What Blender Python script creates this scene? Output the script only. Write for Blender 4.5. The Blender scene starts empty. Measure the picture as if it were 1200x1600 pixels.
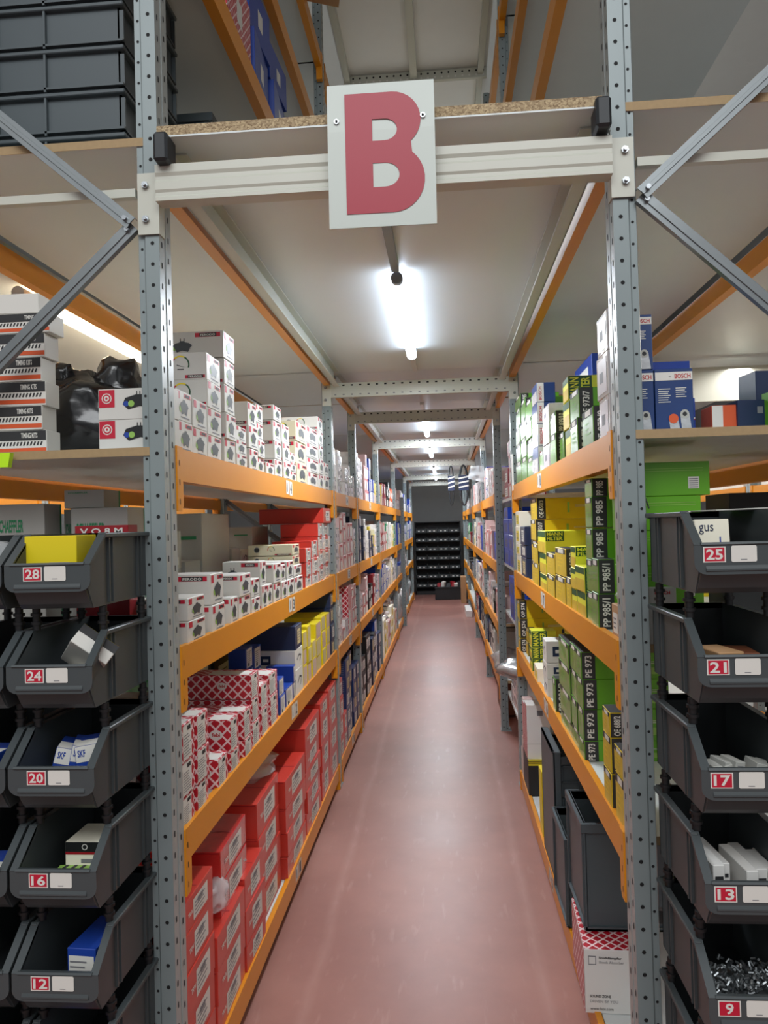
import bpy, math, random
from mathutils import Vector, Matrix, noise
PI = math.pi
S = bpy.context.scene
COL = S.collection

# ------------------------------------------------------------------ camera
EYE, YAW, PITCH, ROLL, FPX = 1.5464, 0.0784, 0.0160, -0.0265, 1196.5
cam = bpy.data.cameras.new('camera'); camo = bpy.data.objects.new('camera', cam); COL.objects.link(camo)
cam.sensor_fit = 'VERTICAL'; cam.sensor_height = 36; cam.lens = FPX / 1600 * 36
cam.clip_start = .02; cam.clip_end = 100
f_ = Vector((-math.sin(YAW) * math.cos(PITCH), math.cos(YAW) * math.cos(PITCH), math.sin(PITCH)))
r_ = Vector((math.cos(YAW), math.sin(YAW), 0)); u_ = r_.cross(f_)
r2, u2 = r_ * math.cos(ROLL) + u_ * math.sin(ROLL), -r_ * math.sin(ROLL) + u_ * math.cos(ROLL)
camo.matrix_world = Matrix(((r2.x, u2.x, -f_.x, 0), (r2.y, u2.y, -f_.y, 0), (r2.z, u2.z, -f_.z, EYE), (0, 0, 0, 1)))
S.camera = camo

# ------------------------------------------------------------------ light and exposure
S.view_settings.view_transform = 'Standard'; S.view_settings.look = 'None'
S.view_settings.gamma = 1; S.view_settings.use_curve_mapping = False
S.view_settings.exposure = 0.52
S.cycles.use_denoising = True; S.cycles.max_bounces = 8; S.cycles.diffuse_bounces = 5
S.cycles.sample_clamp_indirect = 4
wd = bpy.data.worlds.new('hall'); S.world = wd; wd.use_nodes = True
_b = wd.node_tree.nodes['Background']; _b.inputs[1].default_value = .74          # dim hall: pale above, dark near the ground
_t = wd.node_tree.nodes.new('ShaderNodeTexCoord'); _s = wd.node_tree.nodes.new('ShaderNodeSeparateXYZ'); _r = wd.node_tree.nodes.new('ShaderNodeValToRGB')
wd.node_tree.links.new(_t.outputs['Generated'], _s.inputs[0]); wd.node_tree.links.new(_s.outputs['Z'], _r.inputs[0]); wd.node_tree.links.new(_r.outputs[0], _b.inputs[0])
_r.color_ramp.elements[0].position = 0; _r.color_ramp.elements[0].color = (.20, .21, .22, 1); _r.color_ramp.elements[1].position = .55; _r.color_ramp.elements[1].color = (.84, .86, .87, 1)
def area(name, loc, rot, sx, sy, power, col=(1, 1, 1)):
    l = bpy.data.lights.new(name, 'AREA'); l.shape = 'RECTANGLE'; l.size = sx; l.size_y = sy; l.energy = power; l.color = col
    o = bpy.data.objects.new(name, l); COL.objects.link(o); o.location = loc; o.rotation_euler = rot; return o
area('hall_ceiling_light', (-.1, -1.6, 4.6), (math.radians(32), 0, 0), 3.5, 2.0, 85, (.95, .98, 1))
area('upper_floor_light', (-.13, 9.5, 4.7), (0, 0, 0), .5, 6, 120, (.95, .98, 1))
area('left_aisle_light', (-1.95, 4.5, 2.38), (0, 0, 0), .12, 6, 32, (1, .97, .92))
area('right_aisle_light', (1.7, 4.5, 2.38), (0, 0, 0), .12, 6, 32, (1, .97, .92))
TUBE = 11

# ------------------------------------------------------------------ materials
MAT = {}
def srgb(c):
    return tuple((v / 255 / 12.92) if v / 255 <= .04045 else ((v / 255 + .055) / 1.055) ** 2.4 for v in c)
def mat(name, rgb, rough=.5, metal=0, bump=0, bscale=60, vary=0, vscale=8, coat=0, emit=0, alpha=1, spec=.5):
    if name in MAT: return MAT[name]
    m = bpy.data.materials.new(name); m.use_nodes = True; MAT[name] = m
    nt = m.node_tree; b = nt.nodes['Principled BSDF']; c = srgb(rgb)
    b.inputs['Base Color'].default_value = (*c, 1); b.inputs['Roughness'].default_value = rough
    b.inputs['Metallic'].default_value = metal; b.inputs['Coat Weight'].default_value = coat
    b.inputs['Coat Roughness'].default_value = .12; b.inputs['Specular IOR Level'].default_value = spec
    if emit:
        b.inputs['Emission Color'].default_value = (*c, 1); b.inputs['Emission Strength'].default_value = emit
    if alpha < 1: b.inputs['Alpha'].default_value = alpha
    tc = nt.nodes.new('ShaderNodeTexCoord')
    if vary:
        n = nt.nodes.new('ShaderNodeTexNoise'); n.inputs['Scale'].default_value = vscale; n.inputs['Detail'].default_value = 4
        nt.links.new(tc.outputs['Object'], n.inputs['Vector'])
        mp = nt.nodes.new('ShaderNodeMapRange'); mp.inputs[3].default_value = 1 - vary; mp.inputs[4].default_value = 1 + vary
        nt.links.new(n.outputs['Fac'], mp.inputs[0])
        mx = nt.nodes.new('ShaderNodeVectorMath'); mx.operation = 'SCALE'; mx.inputs[0].default_value = c
        nt.links.new(mp.outputs[0], mx.inputs['Scale']); nt.links.new(mx.outputs[0], b.inputs['Base Color'])
    if bump:
        n = nt.nodes.new('ShaderNodeTexNoise'); n.inputs['Scale'].default_value = bscale; n.inputs['Detail'].default_value = 3
        nt.links.new(tc.outputs['Object'], n.inputs['Vector'])
        bp = nt.nodes.new('ShaderNodeBump'); bp.inputs['Strength'].default_value = bump; bp.inputs['Distance'].default_value = .004
        nt.links.new(n.outputs['Fac'], bp.inputs['Height']); nt.links.new(bp.outputs[0], b.inputs['Normal'])
    return m
mat('steel', (132, 143, 144), .38, .1, vary=.06, vscale=5)
mat('steel_inner', (160, 166, 165), .38, .1, vary=.06)  # paler copy of steel: light on the posts' aisle side put into the colour
mat('galv', (132, 137, 139), .33, .7, vary=.12, vscale=14)
mat('hole', (16, 17, 19), .8)
mat('orange', (216, 138, 16), .38, vary=.04, vscale=4, bump=.05)
mat('beige', (192, 193, 181), .35, vary=.03)
mat('bolt', (170, 174, 178), .25, .9)
mat('white', (232, 231, 228), .5, vary=.03)
mat('shade_white', (214, 212, 208), .5)  # plain off-white of clips, ducts, flap seams and cartons
mat('board_top', (208, 213, 212), .45, vary=.03)
mat('board_edge', (162, 137, 100), .7, vary=.12, vscale=90)
mat('black', (22, 23, 25), .45)
mat('ink', (40, 40, 42), .6)
mat('inkgrey', (120, 120, 124), .6)
mat('rubber', (34, 38, 42), .5)
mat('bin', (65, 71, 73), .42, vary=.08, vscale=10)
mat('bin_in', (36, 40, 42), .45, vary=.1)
mat('bin_dark', (30, 32, 34), .5)
mat('crate', (72, 81, 85), .45, vary=.06, vscale=8)
mat('red', (176, 24, 32), .4)
mat('signwhite', (190, 198, 191), .4)
mat('signred', (160, 16, 46), .42)
mat('labelred', (186, 20, 50), .45)
mat('paper', (214, 212, 205), .55)
mat('fer', (206, 204, 198), .42, vary=.03)
mat('ferold', (202, 194, 165), .5, vary=.04)
mat('pad', (62, 66, 70), .45)
mat('lilac', (198, 190, 194), .4)
mat('lime', (140, 182, 84), .5)
mat('trw', (196, 58, 46), .35, vary=.05, coat=.25)
mat('trwdark', (150, 22, 34), .4, coat=.2)
mat('blue', (28, 62, 150), .4)
mat('royal', (16, 70, 190), .4)
mat('navy', (30, 44, 76), .42)
mat('sachs', (28, 48, 92), .38)
mat('yel', (226, 204, 26), .42)
mat('yelpale', (206, 190, 140), .55)
mat('pink', (206, 176, 172), .55)
mat('green', (92, 158, 28), .38, vary=.03)
mat('greenpic', (104, 148, 60), .3, vary=.5, vscale=34, coat=.4)
mat('mangreen', (22, 78, 40), .45)
mat('filyel', (222, 192, 24), .4)
mat('filyelpic', (206, 176, 52), .4, vary=.3, vscale=30)
mat('manyel', (226, 226, 60), .4)
mat('boschblue', (26, 56, 110), .35, vary=.12, vscale=10, coat=.3)
mat('cream', (236, 230, 210), .5)
mat('card', (176, 136, 96), .7, vary=.08)
mat('cardgrey', (172, 172, 166), .6, vary=.05)
mat('orangebox', (206, 84, 40), .5)
mat('brown', (110, 60, 36), .6)
mat('teal', (40, 140, 90), .5)
mat('film', (226, 222, 220), .16, bump=.9, bscale=26, coat=.8, vary=.22, vscale=22)
mat('redfilm', (190, 48, 44), .14, bump=.9, bscale=22, coat=.8, vary=.25, vscale=20)
mat('bagblack', (20, 20, 23), .22, bump=.7, bscale=16, coat=.5)
mat('limeplastic', (190, 240, 20), .25, coat=.5)
mat('grit', (120, 124, 126), .3, .8)
mat('wallgrey', (150, 151, 150), .8, vary=.04)
mat('walldark', (112, 113, 114), .8)
mat('tube', (222, 236, 255), .4, emit=TUBE)
mat('tubewarm', (255, 232, 196), .4, emit=14)
mat('clear', (235, 238, 240), .12, alpha=.42, bump=.8, bscale=18, coat=.6)
mat('silver', (200, 202, 204), .2, .5, bump=.9, bscale=20, vary=.2)

def custom(name, build, rough=.5):
    m = bpy.data.materials.new(name); m.use_nodes = True; MAT[name] = m
    nt = m.node_tree; b = nt.nodes['Principled BSDF']; b.inputs['Roughness'].default_value = rough
    build(nt, b, lambda t, **k: nt.nodes.new('ShaderNode' + t)); return m
def math_(nt, op, a, b=None, c=None):
    n = nt.nodes.new('ShaderNodeMath'); n.operation = op
    for i, v in enumerate((a, b, c)):
        if v is None: continue
        if isinstance(v, (int, float)): n.inputs[i].default_value = v
        else: nt.links.new(v, n.inputs[i])
    return n.outputs[0]
def chip(nt, b, N):                       # chipboard edge: warm flakes
    tc = N('TexCoord'); mp = N('Mapping'); mp.inputs['Scale'].default_value = (230, 230, 330)
    nt.links.new(tc.outputs['Object'], mp.inputs['Vector'])
    v = N('TexVoronoi'); nt.links.new(mp.outputs[0], v.inputs['Vector']); v.inputs['Scale'].default_value = 1
    r = N('ValToRGB'); e = r.color_ramp.elements
    e[0].color = (*srgb((122, 100, 74)), 1); e[1].color = (*srgb((190, 170, 134)), 1); e[0].position = .15; e[1].position = .85
    nt.links.new(v.outputs['Color'], r.inputs[0]); nt.links.new(r.outputs[0], b.inputs['Base Color'])
custom('chip', chip, .8)
def floorm(nt, b, N):                      # trowelled reddish concrete with pale scuffs
    tc = N('TexCoord')
    n1 = N('TexNoise'); n1.inputs['Scale'].default_value = 1.1; n1.inputs['Detail'].default_value = 8; n1.inputs['Roughness'].default_value = .62
    nt.links.new(tc.outputs['Object'], n1.inputs['Vector'])
    r = N('ValToRGB'); e = r.color_ramp.elements
    e[0].position = .32; e[0].color = (*srgb((136, 91, 82)), 1); e[1].position = .7; e[1].color = (*srgb((166, 118, 107)), 1)
    nt.links.new(n1.outputs['Fac'], r.inputs[0])
    mp = N('Mapping'); mp.inputs['Scale'].default_value = (14, 3, 1); nt.links.new(tc.outputs['Object'], mp.inputs['Vector'])
    n2 = N('TexNoise'); n2.inputs['Scale'].default_value = 2; n2.inputs['Detail'].default_value = 9; nt.links.new(mp.outputs[0], n2.inputs['Vector'])
    s = N('ValToRGB'); s.color_ramp.elements[0].position = .6; s.color_ramp.elements[0].color = (0, 0, 0, 1)
    s.color_ramp.elements[1].position = .78; s.color_ramp.elements[1].color = (.5, .5, .5, 1); nt.links.new(n2.outputs['Fac'], s.inputs[0])
    # two long pale wear lines next to the rack feet
    sx = N('SeparateXYZ'); nt.links.new(tc.outputs['Object'], sx.inputs[0])
    w = N('TexNoise'); w.inputs['Scale'].default_value = 1.6; nt.links.new(tc.outputs['Object'], w.inputs['Vector'])
    xx = math_(nt, 'MULTIPLY_ADD', w.outputs['Fac'], .05, sx.outputs['X'])
    def line(x0, wd):
        d = math_(nt, 'ABSOLUTE', math_(nt, 'SUBTRACT', xx, x0)); return math_(nt, 'SUBTRACT', 1, math_(nt, 'MINIMUM', math_(nt, 'DIVIDE', d, wd), 1))
    l = math_(nt, 'MULTIPLY', math_(nt, 'ADD', line(-.46, .03), line(.31, .03)), n2.outputs['Fac'])
    t = math_(nt, 'MINIMUM', math_(nt, 'ADD', s.outputs[0], math_(nt, 'MULTIPLY', l, .7)), 1)
    mx = N('Mix'); mx.data_type = 'RGBA'; nt.links.new(math_(nt, 'MULTIPLY', t, .6), mx.inputs[0]); nt.links.new(r.outputs[0], mx.inputs[6])
    mx.inputs[7].default_value = (*srgb((190, 154, 144)), 1); nt.links.new(mx.outputs[2], b.inputs['Base Color'])
    rr = N('MapRange'); rr.inputs[3].default_value = .28; rr.inputs[4].default_value = .5
    nt.links.new(n1.outputs['Fac'], rr.inputs[0]); nt.links.new(rr.outputs[0], b.inputs['Roughness'])
custom('floor', floorm)
def net(nt, b, N):                         # red carton printed with a white diamond net
    tc = N('TexCoord'); sx = N('SeparateXYZ'); nt.links.new(tc.outputs['Object'], sx.inputs[0])
    sn = N('SeparateXYZ'); nt.links.new(tc.outputs['Normal'], sn.inputs[0])
    t_ = math_(nt, 'GREATER_THAN', math_(nt, 'ABSOLUTE', sn.outputs['Z']), .5)
    h = math_(nt, 'ADD', sx.outputs['X'], math_(nt, 'MULTIPLY', sx.outputs['Y'], math_(nt, 'SUBTRACT', 1, t_)))
    zz = math_(nt, 'ADD', sx.outputs['Z'], math_(nt, 'MULTIPLY', sx.outputs['Y'], t_))
    def st(op):
        a = math_(nt, 'FRACT', math_(nt, 'DIVIDE', math_(nt, op, h, zz), .036))
        return math_(nt, 'LESS_THAN', math_(nt, 'ABSOLUTE', math_(nt, 'SUBTRACT', a, .5)), .11)
    t = math_(nt, 'MAXIMUM', st('ADD'), st('SUBTRACT'))
    mx = N('Mix'); mx.data_type = 'RGBA'; nt.links.new(t, mx.inputs[0]); mx.inputs[6].default_value = (*srgb((178, 22, 40)), 1)
    mx.inputs[7].default_value = (*srgb((226, 200, 200)), 1); nt.links.new(mx.outputs[2], b.inputs['Base Color'])
custom('net', net, .42)
def deckm(nt, b, N):                       # white laminate underside, satin
    b.inputs['Base Color'].default_value = (*srgb((206, 213, 213)), 1)
    tc = N('TexCoord'); n = N('TexNoise'); n.inputs['Scale'].default_value = 3; nt.links.new(tc.outputs['Object'], n.inputs['Vector'])
    rr = N('MapRange'); rr.inputs[3].default_value = .3; rr.inputs[4].default_value = .42
    nt.links.new(n.outputs['Fac'], rr.inputs[0]); nt.links.new(rr.outputs[0], b.inputs['Roughness'])
custom('deck', deckm)

# ------------------------------------------------------------------ mesh tools
_txt = {}
def text_mesh(s, bold=True):
    k = (s, bold)
    if k in _txt: return _txt[k]
    c = bpy.data.curves.new('t', 'FONT'); c.body = s; c.size = 1; c.resolution_u = 2; c.offset = .025 if bold else 0
    o = bpy.data.objects.new('t', c); COL.objects.link(o)
    dg = bpy.context.evaluated_depsgraph_get(); me = bpy.data.meshes.new_from_object(o.evaluated_get(dg))
    vs = [(v.co.x, v.co.y) for v in me.vertices]; fs = [tuple(p.vertices) for p in me.polygons]
    bpy.data.objects.remove(o); bpy.data.curves.remove(c); bpy.data.meshes.remove(me)
    x0, x1 = min(v[0] for v in vs), max(v[0] for v in vs); y0, y1 = min(v[1] for v in vs), max(v[1] for v in vs)
    _txt[k] = ([(v[0] - x0, v[1] - y0) for v in vs], fs, x1 - x0, y1 - y0); return _txt[k]
class MB:
    def __init__(s): s.v = []; s.f = []; s.m = []; s.ml = []; s.sm = []
    def mi(s, m):
        if m not in s.ml: s.ml.append(m)
        return s.ml.index(m)
    def add(s, vs, fs, m, smooth=False):
        n = len(s.v); k = s.mi(m); s.v += [tuple(v) for v in vs]
        for f in fs: s.f.append(tuple(i + n for i in f)); s.m.append(k); s.sm.append(smooth)
        return s
    def box(s, x0, x1, y0, y1, z0, z1, m, c=0):
        if x0 > x1: x0, x1 = x1, x0
        if c:
            c = min(c, (x1 - x0) / 3, (y1 - y0) / 3, (z1 - z0) / 3); vs = []; ix = {}
            for a in (0, 1):
                for b in (0, 1):
                    for d in (0, 1):
                        X, Y, Z = (x0, x1)[a], (y0, y1)[b], (z0, z1)[d]; sx, sy, sz = (c, -c)[a], (c, -c)[b], (c, -c)[d]
                        for t, p in enumerate(((X, Y + sy, Z + sz), (X + sx, Y, Z + sz), (X + sx, Y + sy, Z))): ix[a, b, d, t] = len(vs); vs.append(p)
            fs = []
            for a in (0, 1):
                q = [ix[a, 0, 0, 0], ix[a, 1, 0, 0], ix[a, 1, 1, 0], ix[a, 0, 1, 0]]; fs.append(q if a else q[::-1])
                q = [ix[0, a, 0, 1], ix[1, a, 0, 1], ix[1, a, 1, 1], ix[0, a, 1, 1]]; fs.append(q[::-1] if a else q)
                q = [ix[0, 0, a, 2], ix[1, 0, a, 2], ix[1, 1, a, 2], ix[0, 1, a, 2]]; fs.append(q if a else q[::-1])
                for b in (0, 1):
                    fs.append([ix[a, b, 0, 0], ix[a, b, 1, 0], ix[a, b, 1, 1], ix[a, b, 0, 1]])
                    fs.append([ix[a, 0, b, 0], ix[a, 1, b, 0], ix[a, 1, b, 2], ix[a, 0, b, 2]])
                    fs.append([ix[0, a, b, 1], ix[1, a, b, 1], ix[1, a, b, 2], ix[0, a, b, 2]])
                    for d in (0, 1): fs.append([ix[a, b, d, 0], ix[a, b, d, 1], ix[a, b, d, 2]])
            return s.add(vs, fs, m)
        vs = [(x, y, z) for z in (z0, z1) for x, y in ((x0, y0), (x1, y0), (x1, y1), (x0, y1))]
        return s.add(vs, [(3, 2, 1, 0), (4, 5, 6, 7), (0, 1, 5, 4), (1, 2, 6, 5), (2, 3, 7, 6), (3, 0, 4, 7)], m)
    def prism(s, pts, axis, a0, a1, m):        # pts: 2D outline, extruded along axis
        def P(p, a): return {'x': (a, p[0], p[1]), 'y': (p[0], a, p[1]), 'z': (p[0], p[1], a)}[axis]
        n = len(pts); vs = [P(p, a0) for p in pts] + [P(p, a1) for p in pts]
        return s.add(vs, [tuple(range(n))[::-1], tuple(range(n, 2 * n))] + [(i, (i + 1) % n, n + (i + 1) % n, n + i) for i in range(n)], m)
    def cyl(s, p0, p1, r, m, n=12, r1=None, smooth=True):
        p0, p1 = Vector(p0), Vector(p1); d = (p1 - p0).normalized(); a = d.orthogonal().normalized(); b = d.cross(a); r1 = r if r1 is None else r1
        vs = [p0 + (a * math.cos(t) + b * math.sin(t)) * r for t in [2 * PI * i / n for i in range(n)]] + [p1 + (a * math.cos(t) + b * math.sin(t)) * r1 for t in [2 * PI * i / n for i in range(n)]]
        s.add(vs, [(i, (i + 1) % n, n + (i + 1) % n, n + i) for i in range(n)], m, smooth)
        return s.add(vs, [tuple(range(n))[::-1], tuple(range(n, 2 * n))], m)
    def bar(s, p0, p1, w, h, m, up=(0, 0, 1)):  # rectangular bar between two points
        p0, p1 = Vector(p0), Vector(p1); d = (p1 - p0).normalized(); a = d.cross(Vector(up)).normalized(); b = a.cross(d)
        vs = [p + a * i * w / 2 + b * j * h / 2 for p in (p0, p1) for i, j in ((-1, -1), (1, -1), (1, 1), (-1, 1))]
        return s.add(vs, [(3, 2, 1, 0), (4, 5, 6, 7), (0, 1, 5, 4), (1, 2, 6, 5), (2, 3, 7, 6), (3, 0, 4, 7)], m)
    def tube(s, pts, r, m, n=6, closed=False):
        P = [Vector(p) for p in pts]; k = len(P); vs = []
        for i, p in enumerate(P):
            d = ((P[(i + 1) % k] if closed or i < k - 1 else p) - (P[i - 1] if closed or i else p)).normalized()
            a = d.cross(Vector((.13, .97, .2))).normalized(); b = a.cross(d)
            vs += [p + (a * math.cos(2 * PI * j / n) + b * math.sin(2 * PI * j / n)) * r for j in range(n)]
        fs = [(i * n + j, i * n + (j + 1) % n, ((i + 1) % k) * n + (j + 1) % n, ((i + 1) % k) * n + j) for i in range(k if closed else k - 1) for j in range(n)]
        return s.add(vs, fs, m, True)
    # frame = (origin, u, v, normal): flat print placed a hair above a face
    def pr(s, fr, pts, m, h=.0006):
        o, u, v, n = fr; return s.add([o + u * p[0] + v * p[1] + n * h for p in pts], [tuple(range(len(pts)))], m)
    def rect(s, fr, a, b, c, d, m, h=.0006): return s.pr(fr, [(a, b), (c, b), (c, d), (a, d)], m, h)
    def disc(s, fr, x, y, r, m, h=.0006, n=12, rx=1): return s.pr(fr, [(x + r * rx * math.cos(2 * PI * i / n), y + r * math.sin(2 * PI * i / n)) for i in range(n)], m, h)
    def ring(s, fr, x, y, r, r1, m, a0=0, a1=360, h=.0007, n=18):
        o, u, v, nn = fr; t = [math.radians(a0 + (a1 - a0) * i / n) for i in range(n + 1)]
        vs = [o + u * (x + q * math.cos(k)) + v * (y + q * math.sin(k)) + nn * h for k in t for q in (r1, r)]
        return s.add(vs, [(2 * i, 2 * i + 1, 2 * i + 3, 2 * i + 2) for i in range(n)], m)
    def text(s, fr, t, x, y, w, hgt, m, rot=0, h=.0012, bold=True):   # fits the string into w x hgt at x,y; rot=90 reads upward
        vs, fs, tw, th = text_mesh(t, bold); o, u, v, n = fr; out = []
        for p in vs:
            a, b = p[0] / tw, p[1] / th
            q = (x + a * w, y + b * hgt) if rot == 0 else (x + (1 - b) * w, y + a * hgt)
            out.append(o + u * q[0] + v * q[1] + n * h)
        return s.add(out, fs, m)
    def mesh(s, name):
        me = bpy.data.meshes.new(name); me.from_pydata([tuple(v) for v in s.v], [], s.f)
        for m in s.ml: me.materials.append(MAT[m])
        me.polygons.foreach_set('material_index', s.m); me.polygons.foreach_set('use_smooth', s.sm); me.update(); return me
    def build(s, name, parent=None, **k):
        o = bpy.data.objects.new(name, s.mesh(name)); COL.objects.link(o)
        if parent: o.parent = parent
        return tag(o, **k)
def V(*a): return Vector(a)
def tag(o, label=None, cat=None, group=None, kind=None):
    if label: o['label'] = label
    if cat: o['category'] = cat
    if group: o['group'] = group
    if kind: o['kind'] = kind
    return o
def empty(name, loc, rz=0, **k):
    o = bpy.data.objects.new(name, None); COL.objects.link(o); o.location = loc; o.rotation_euler.z = rz; o.empty_display_size = .05
    return tag(o, **k)
def copy_tree(o, loc=None, rz=None, parent=None, **k):
    c = o.copy(); COL.objects.link(c)
    if parent: c.parent = parent
    for ch in list(o.children): copy_tree(ch, parent=c)
    if loc is not None: c.location = loc
    if rz is not None: c.rotation_euler.z = rz
    return tag(c, **k)
def struct(name, mb): return mb.build(name, kind='structure')
ORD = 'first second third fourth fifth sixth seventh eighth ninth tenth eleventh twelfth thirteenth fourteenth fifteenth sixteenth seventeenth eighteenth nineteenth twentieth'.split()
ORD += ['twenty-' + w for w in ORD[:9]] + ['thirtieth'] + ['thirty-' + w for w in ORD[:9]]

# ------------------------------------------------------------------ the building
XL, XR, XR2 = -.656, .400, .379          # aisle faces: left rack, right rack, right rack further on
FR = [1.76, 4.51, 5.72, 7.70, 10.30, 13.40, 15.60]
struct('floor', MB().box(-5, 5, -4, 19, -.05, 0, 'floor'))
struct('wall_back', MB().box(-5, 5, 17.6, 17.75, 0, 6.2, 'wallgrey'))
struct('wall_left', MB().box(-5.1, -5, -.5, 17.7, 0, 6.2, 'wallgrey'))
struct('wall_right', MB().box(5, 5.1, -.5, 17.7, 0, 6.2, 'wallgrey'))
struct('ceiling', MB().box(-5, 5, -.2, 17.7, 6.0, 6.1, 'white'))
LV_L = [1.75, 1.255, .808, .135]; LV_R = [1.75, 1.255, .808, .098]; LV_R2 = [1.75, 1.24, .79, .37]

BAYW = ['nearest', 'second', 'third', 'fourth', 'fifth', 'sixth', 'seventh']
DK = 2.458
for i in range(6):
    y0, y1 = (1.72 if i == 0 else FR[i] + .04), FR[i + 1] + .038
    xr = .372 if i else .375
    e = empty('mezzanine_board', (0, 0, 0), label=f'white-bottomed walkway board over the {BAYW[i]} bay of the aisle', cat='floor board', group='walkway boards over the aisle')
    MB().box(-.642, xr, y0, y1, DK + .004, DK + .027, 'chip').build('chipboard_core', e)
    MB().box(-.642, xr, y0 + .0, y1, DK, DK + .0038, 'deck').build('white_underside', e)
# joists under the walkway: slim C sections on each side
for i in range(6):
    y0, y1 = FR[i] + (.06 if i else .04), FR[i + 1] - .04
    for sd, x in (('left', XL + .028), ('right', XR - .03 if i == 0 else XR2 - .022)):
        s = 1 if sd == 'left' else -1
        m = MB(); m.box(x - .002, x + .002, y0, y1, 2.365, DK - .001, 'beige'); m.box(x, x + s * .034, y0, y1, 2.365, 2.369, 'beige'); m.box(x, x + s * .03, y0, y1, DK - .005, DK - .001, 'beige')
        m.build('joist', label=f'beige joist under the {sd} edge of the walkway, {BAYW[i]} bay', cat='joist', group='walkway joists')

# ------------------------------------------------------------------ uprights
def upright(x, y, side, z0, z1, label, group, w=.052, d=.078, full=True, foot=True):
    """x = aisle face, y = camera-side face; side -1 = rack lies to the left"""
    e = empty('rack_upright', (x, y, z0), label=label, cat='rack post', group=group); e['kind'] = 'thing'
    s = side; h = z1 - z0; m = MB(); w1 = .034
    m.box(0, s * w1, 0, .003, 0, h, 'steel')                         # front face
    m.prism([(s * w1, 0), (s * (w1 + .004), .005), (s * w, .005), (s * (w + .003), .012), (s * (w + .003), .02), (s * w, .02), (s * (w - .002), .008), (s * w1, .008)][::(1 if s < 0 else -1)], 'z', 0, h, 'steel')
    m.box(0, s * .003, .003, d * .42, 0, h, 'steel_inner'); m.box(s * .003, s * .006, d * .42, d * .56, 0, h, 'steel_inner'); m.box(0, s * .003, d * .56, d, 0, h, 'steel_inner')
    m.box(s * .003, s * w, d - .003, d, 0, h, 'steel'); m.box(s * (w - .003), s * w, .02, d - .003, 0, h, 'steel')
    hb = m; n = int(h / .05); F = (V(0, 0, 0), V(1, 0, 0), V(0, 0, 1), V(0, -1, 0))
    A = (V(0, 0, 0), V(0, 1, 0), V(0, 0, 1), V(-s, 0, 0))
    for i in range(n):
        z = .028 + i * .05
        hb.disc(F, s * .0165, z, .0047, 'hole', n=8)
        if full:
            hb.disc(F, s * (w1 + .0095), z - .012, .0035, 'hole', n=6, h=-.0044)
            hb.pr(A, [(.012, z - .007), (.019, z - .007), (.019, z + .006), (.0155, z + .008), (.012, z + .006)], 'hole')
            hb.pr(A, [(.055, z + .018), (.062, z + .018), (.062, z + .031), (.0585, z + .033), (.055, z + .031)], 'hole')
    m.build('post', e)
    if foot:
        MB().box(s * -.006, s * (w + .02), -.01, d + .01, 0, .006, 'steel').cyl((s * .03, .02, .006), (s * .03, .02, .018), .006, 'bolt', 6).build('foot_plate', e)
    return e
# bay positions of the uprights on each side, (y, x)
BAYN = ['nearest', 'second', 'third', 'fourth', 'fifth', 'sixth', 'farthest']
ZT = 4.75
for i, y in enumerate(FR):
    upright(XL, y, -1, 0, ZT, f'grey perforated rack post, {BAYN[i]} on the left side of the aisle', 'posts on the left', full=i < 3)
    if i < 2: upright(XR, y, 1, 0, ZT, f'grey perforated rack post, {BAYN[i]} on the right side of the aisle', 'posts on the right', full=i < 2)
    else: upright(XR2, y, 1, 0, ZT, f'grey perforated rack post, {BAYN[i]} on the right side of the aisle', 'posts on the right', full=i < 3)
upright(-.612, 11.6, -1, 0, 1.95, 'short grey post standing out into the aisle on the left', None, full=False, w=.062)
XRL, XRR = -1.372, 1.10
for i, y in enumerate(FR[:5]):
    upright(XRL - .0, y, 1, 0, ZT if i < 2 else 2.45, f'grey rear rack post behind the left shelves, {BAYN[i]} one', 'rear posts on the left', full=False)
    upright(XRR, y, -1, 0, ZT if i < 2 else 2.45, f'grey rear rack post behind the right shelves, {BAYN[i]} one', 'rear posts on the right', full=False)

# ------------------------------------------------------------------ frame bracing (channel bars), one per diagonal
def brace(p0, p1, label, w=.032):
    p0, p1 = V(*p0), V(*p1); d = (p1 - p0).normalized(); m = MB()
    n = V(0, 1, 0); t = d.cross(n).normalized(); L = (p1 - p0).length
    pts = [(-w / 2, 0), (w / 2, 0), (w / 2, .016), (w / 2 - .002, .016), (w / 2 - .002, .003), (.006, .003), (.004, -.003), (-.004, -.003), (-.006, .003), (-w / 2 + .002, .003), (-w / 2 + .002, .016), (-w / 2, .016)]
    vs = [p + t * a + n * b for p in (p0, p1) for a, b in pts]; k = len(pts)
    m.add(vs, [tuple(range(k)), tuple(range(k, 2 * k))[::-1]] + [(i, k + i, k + (i + 1) % k, (i + 1) % k) for i in range(k)], 'galv')
    o = m.build('diagonal_brace', label=label, cat='brace', group='diagonal braces')
    b = MB()
    for p in (p0, p1): q = p + (p1 - p0) * (.02 if p is p0 else -.02); b.cyl(q + V(0, -.010, 0), q + V(0, .004, 0), .006, 'bolt', 6)
    b.build('bolt', o)
zn = [(2.83, 'upper'), (2.27, 'middle'), (1.66, 'lower')]
for sd, xf, xb, yb in (('left', -.716, -1.335, 1.738), ('right', .460, 1.06, 1.738)):
    for i, (a, b) in enumerate(((2.27, 2.80), (2.27, 1.70))):
        brace((xf, yb + .012 * i, a), (xb, yb + .012 * i, b), f'galvanised diagonal brace rising outward from the near {sd} post' if b > a else f'galvanised diagonal brace falling outward from the near {sd} post')
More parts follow.
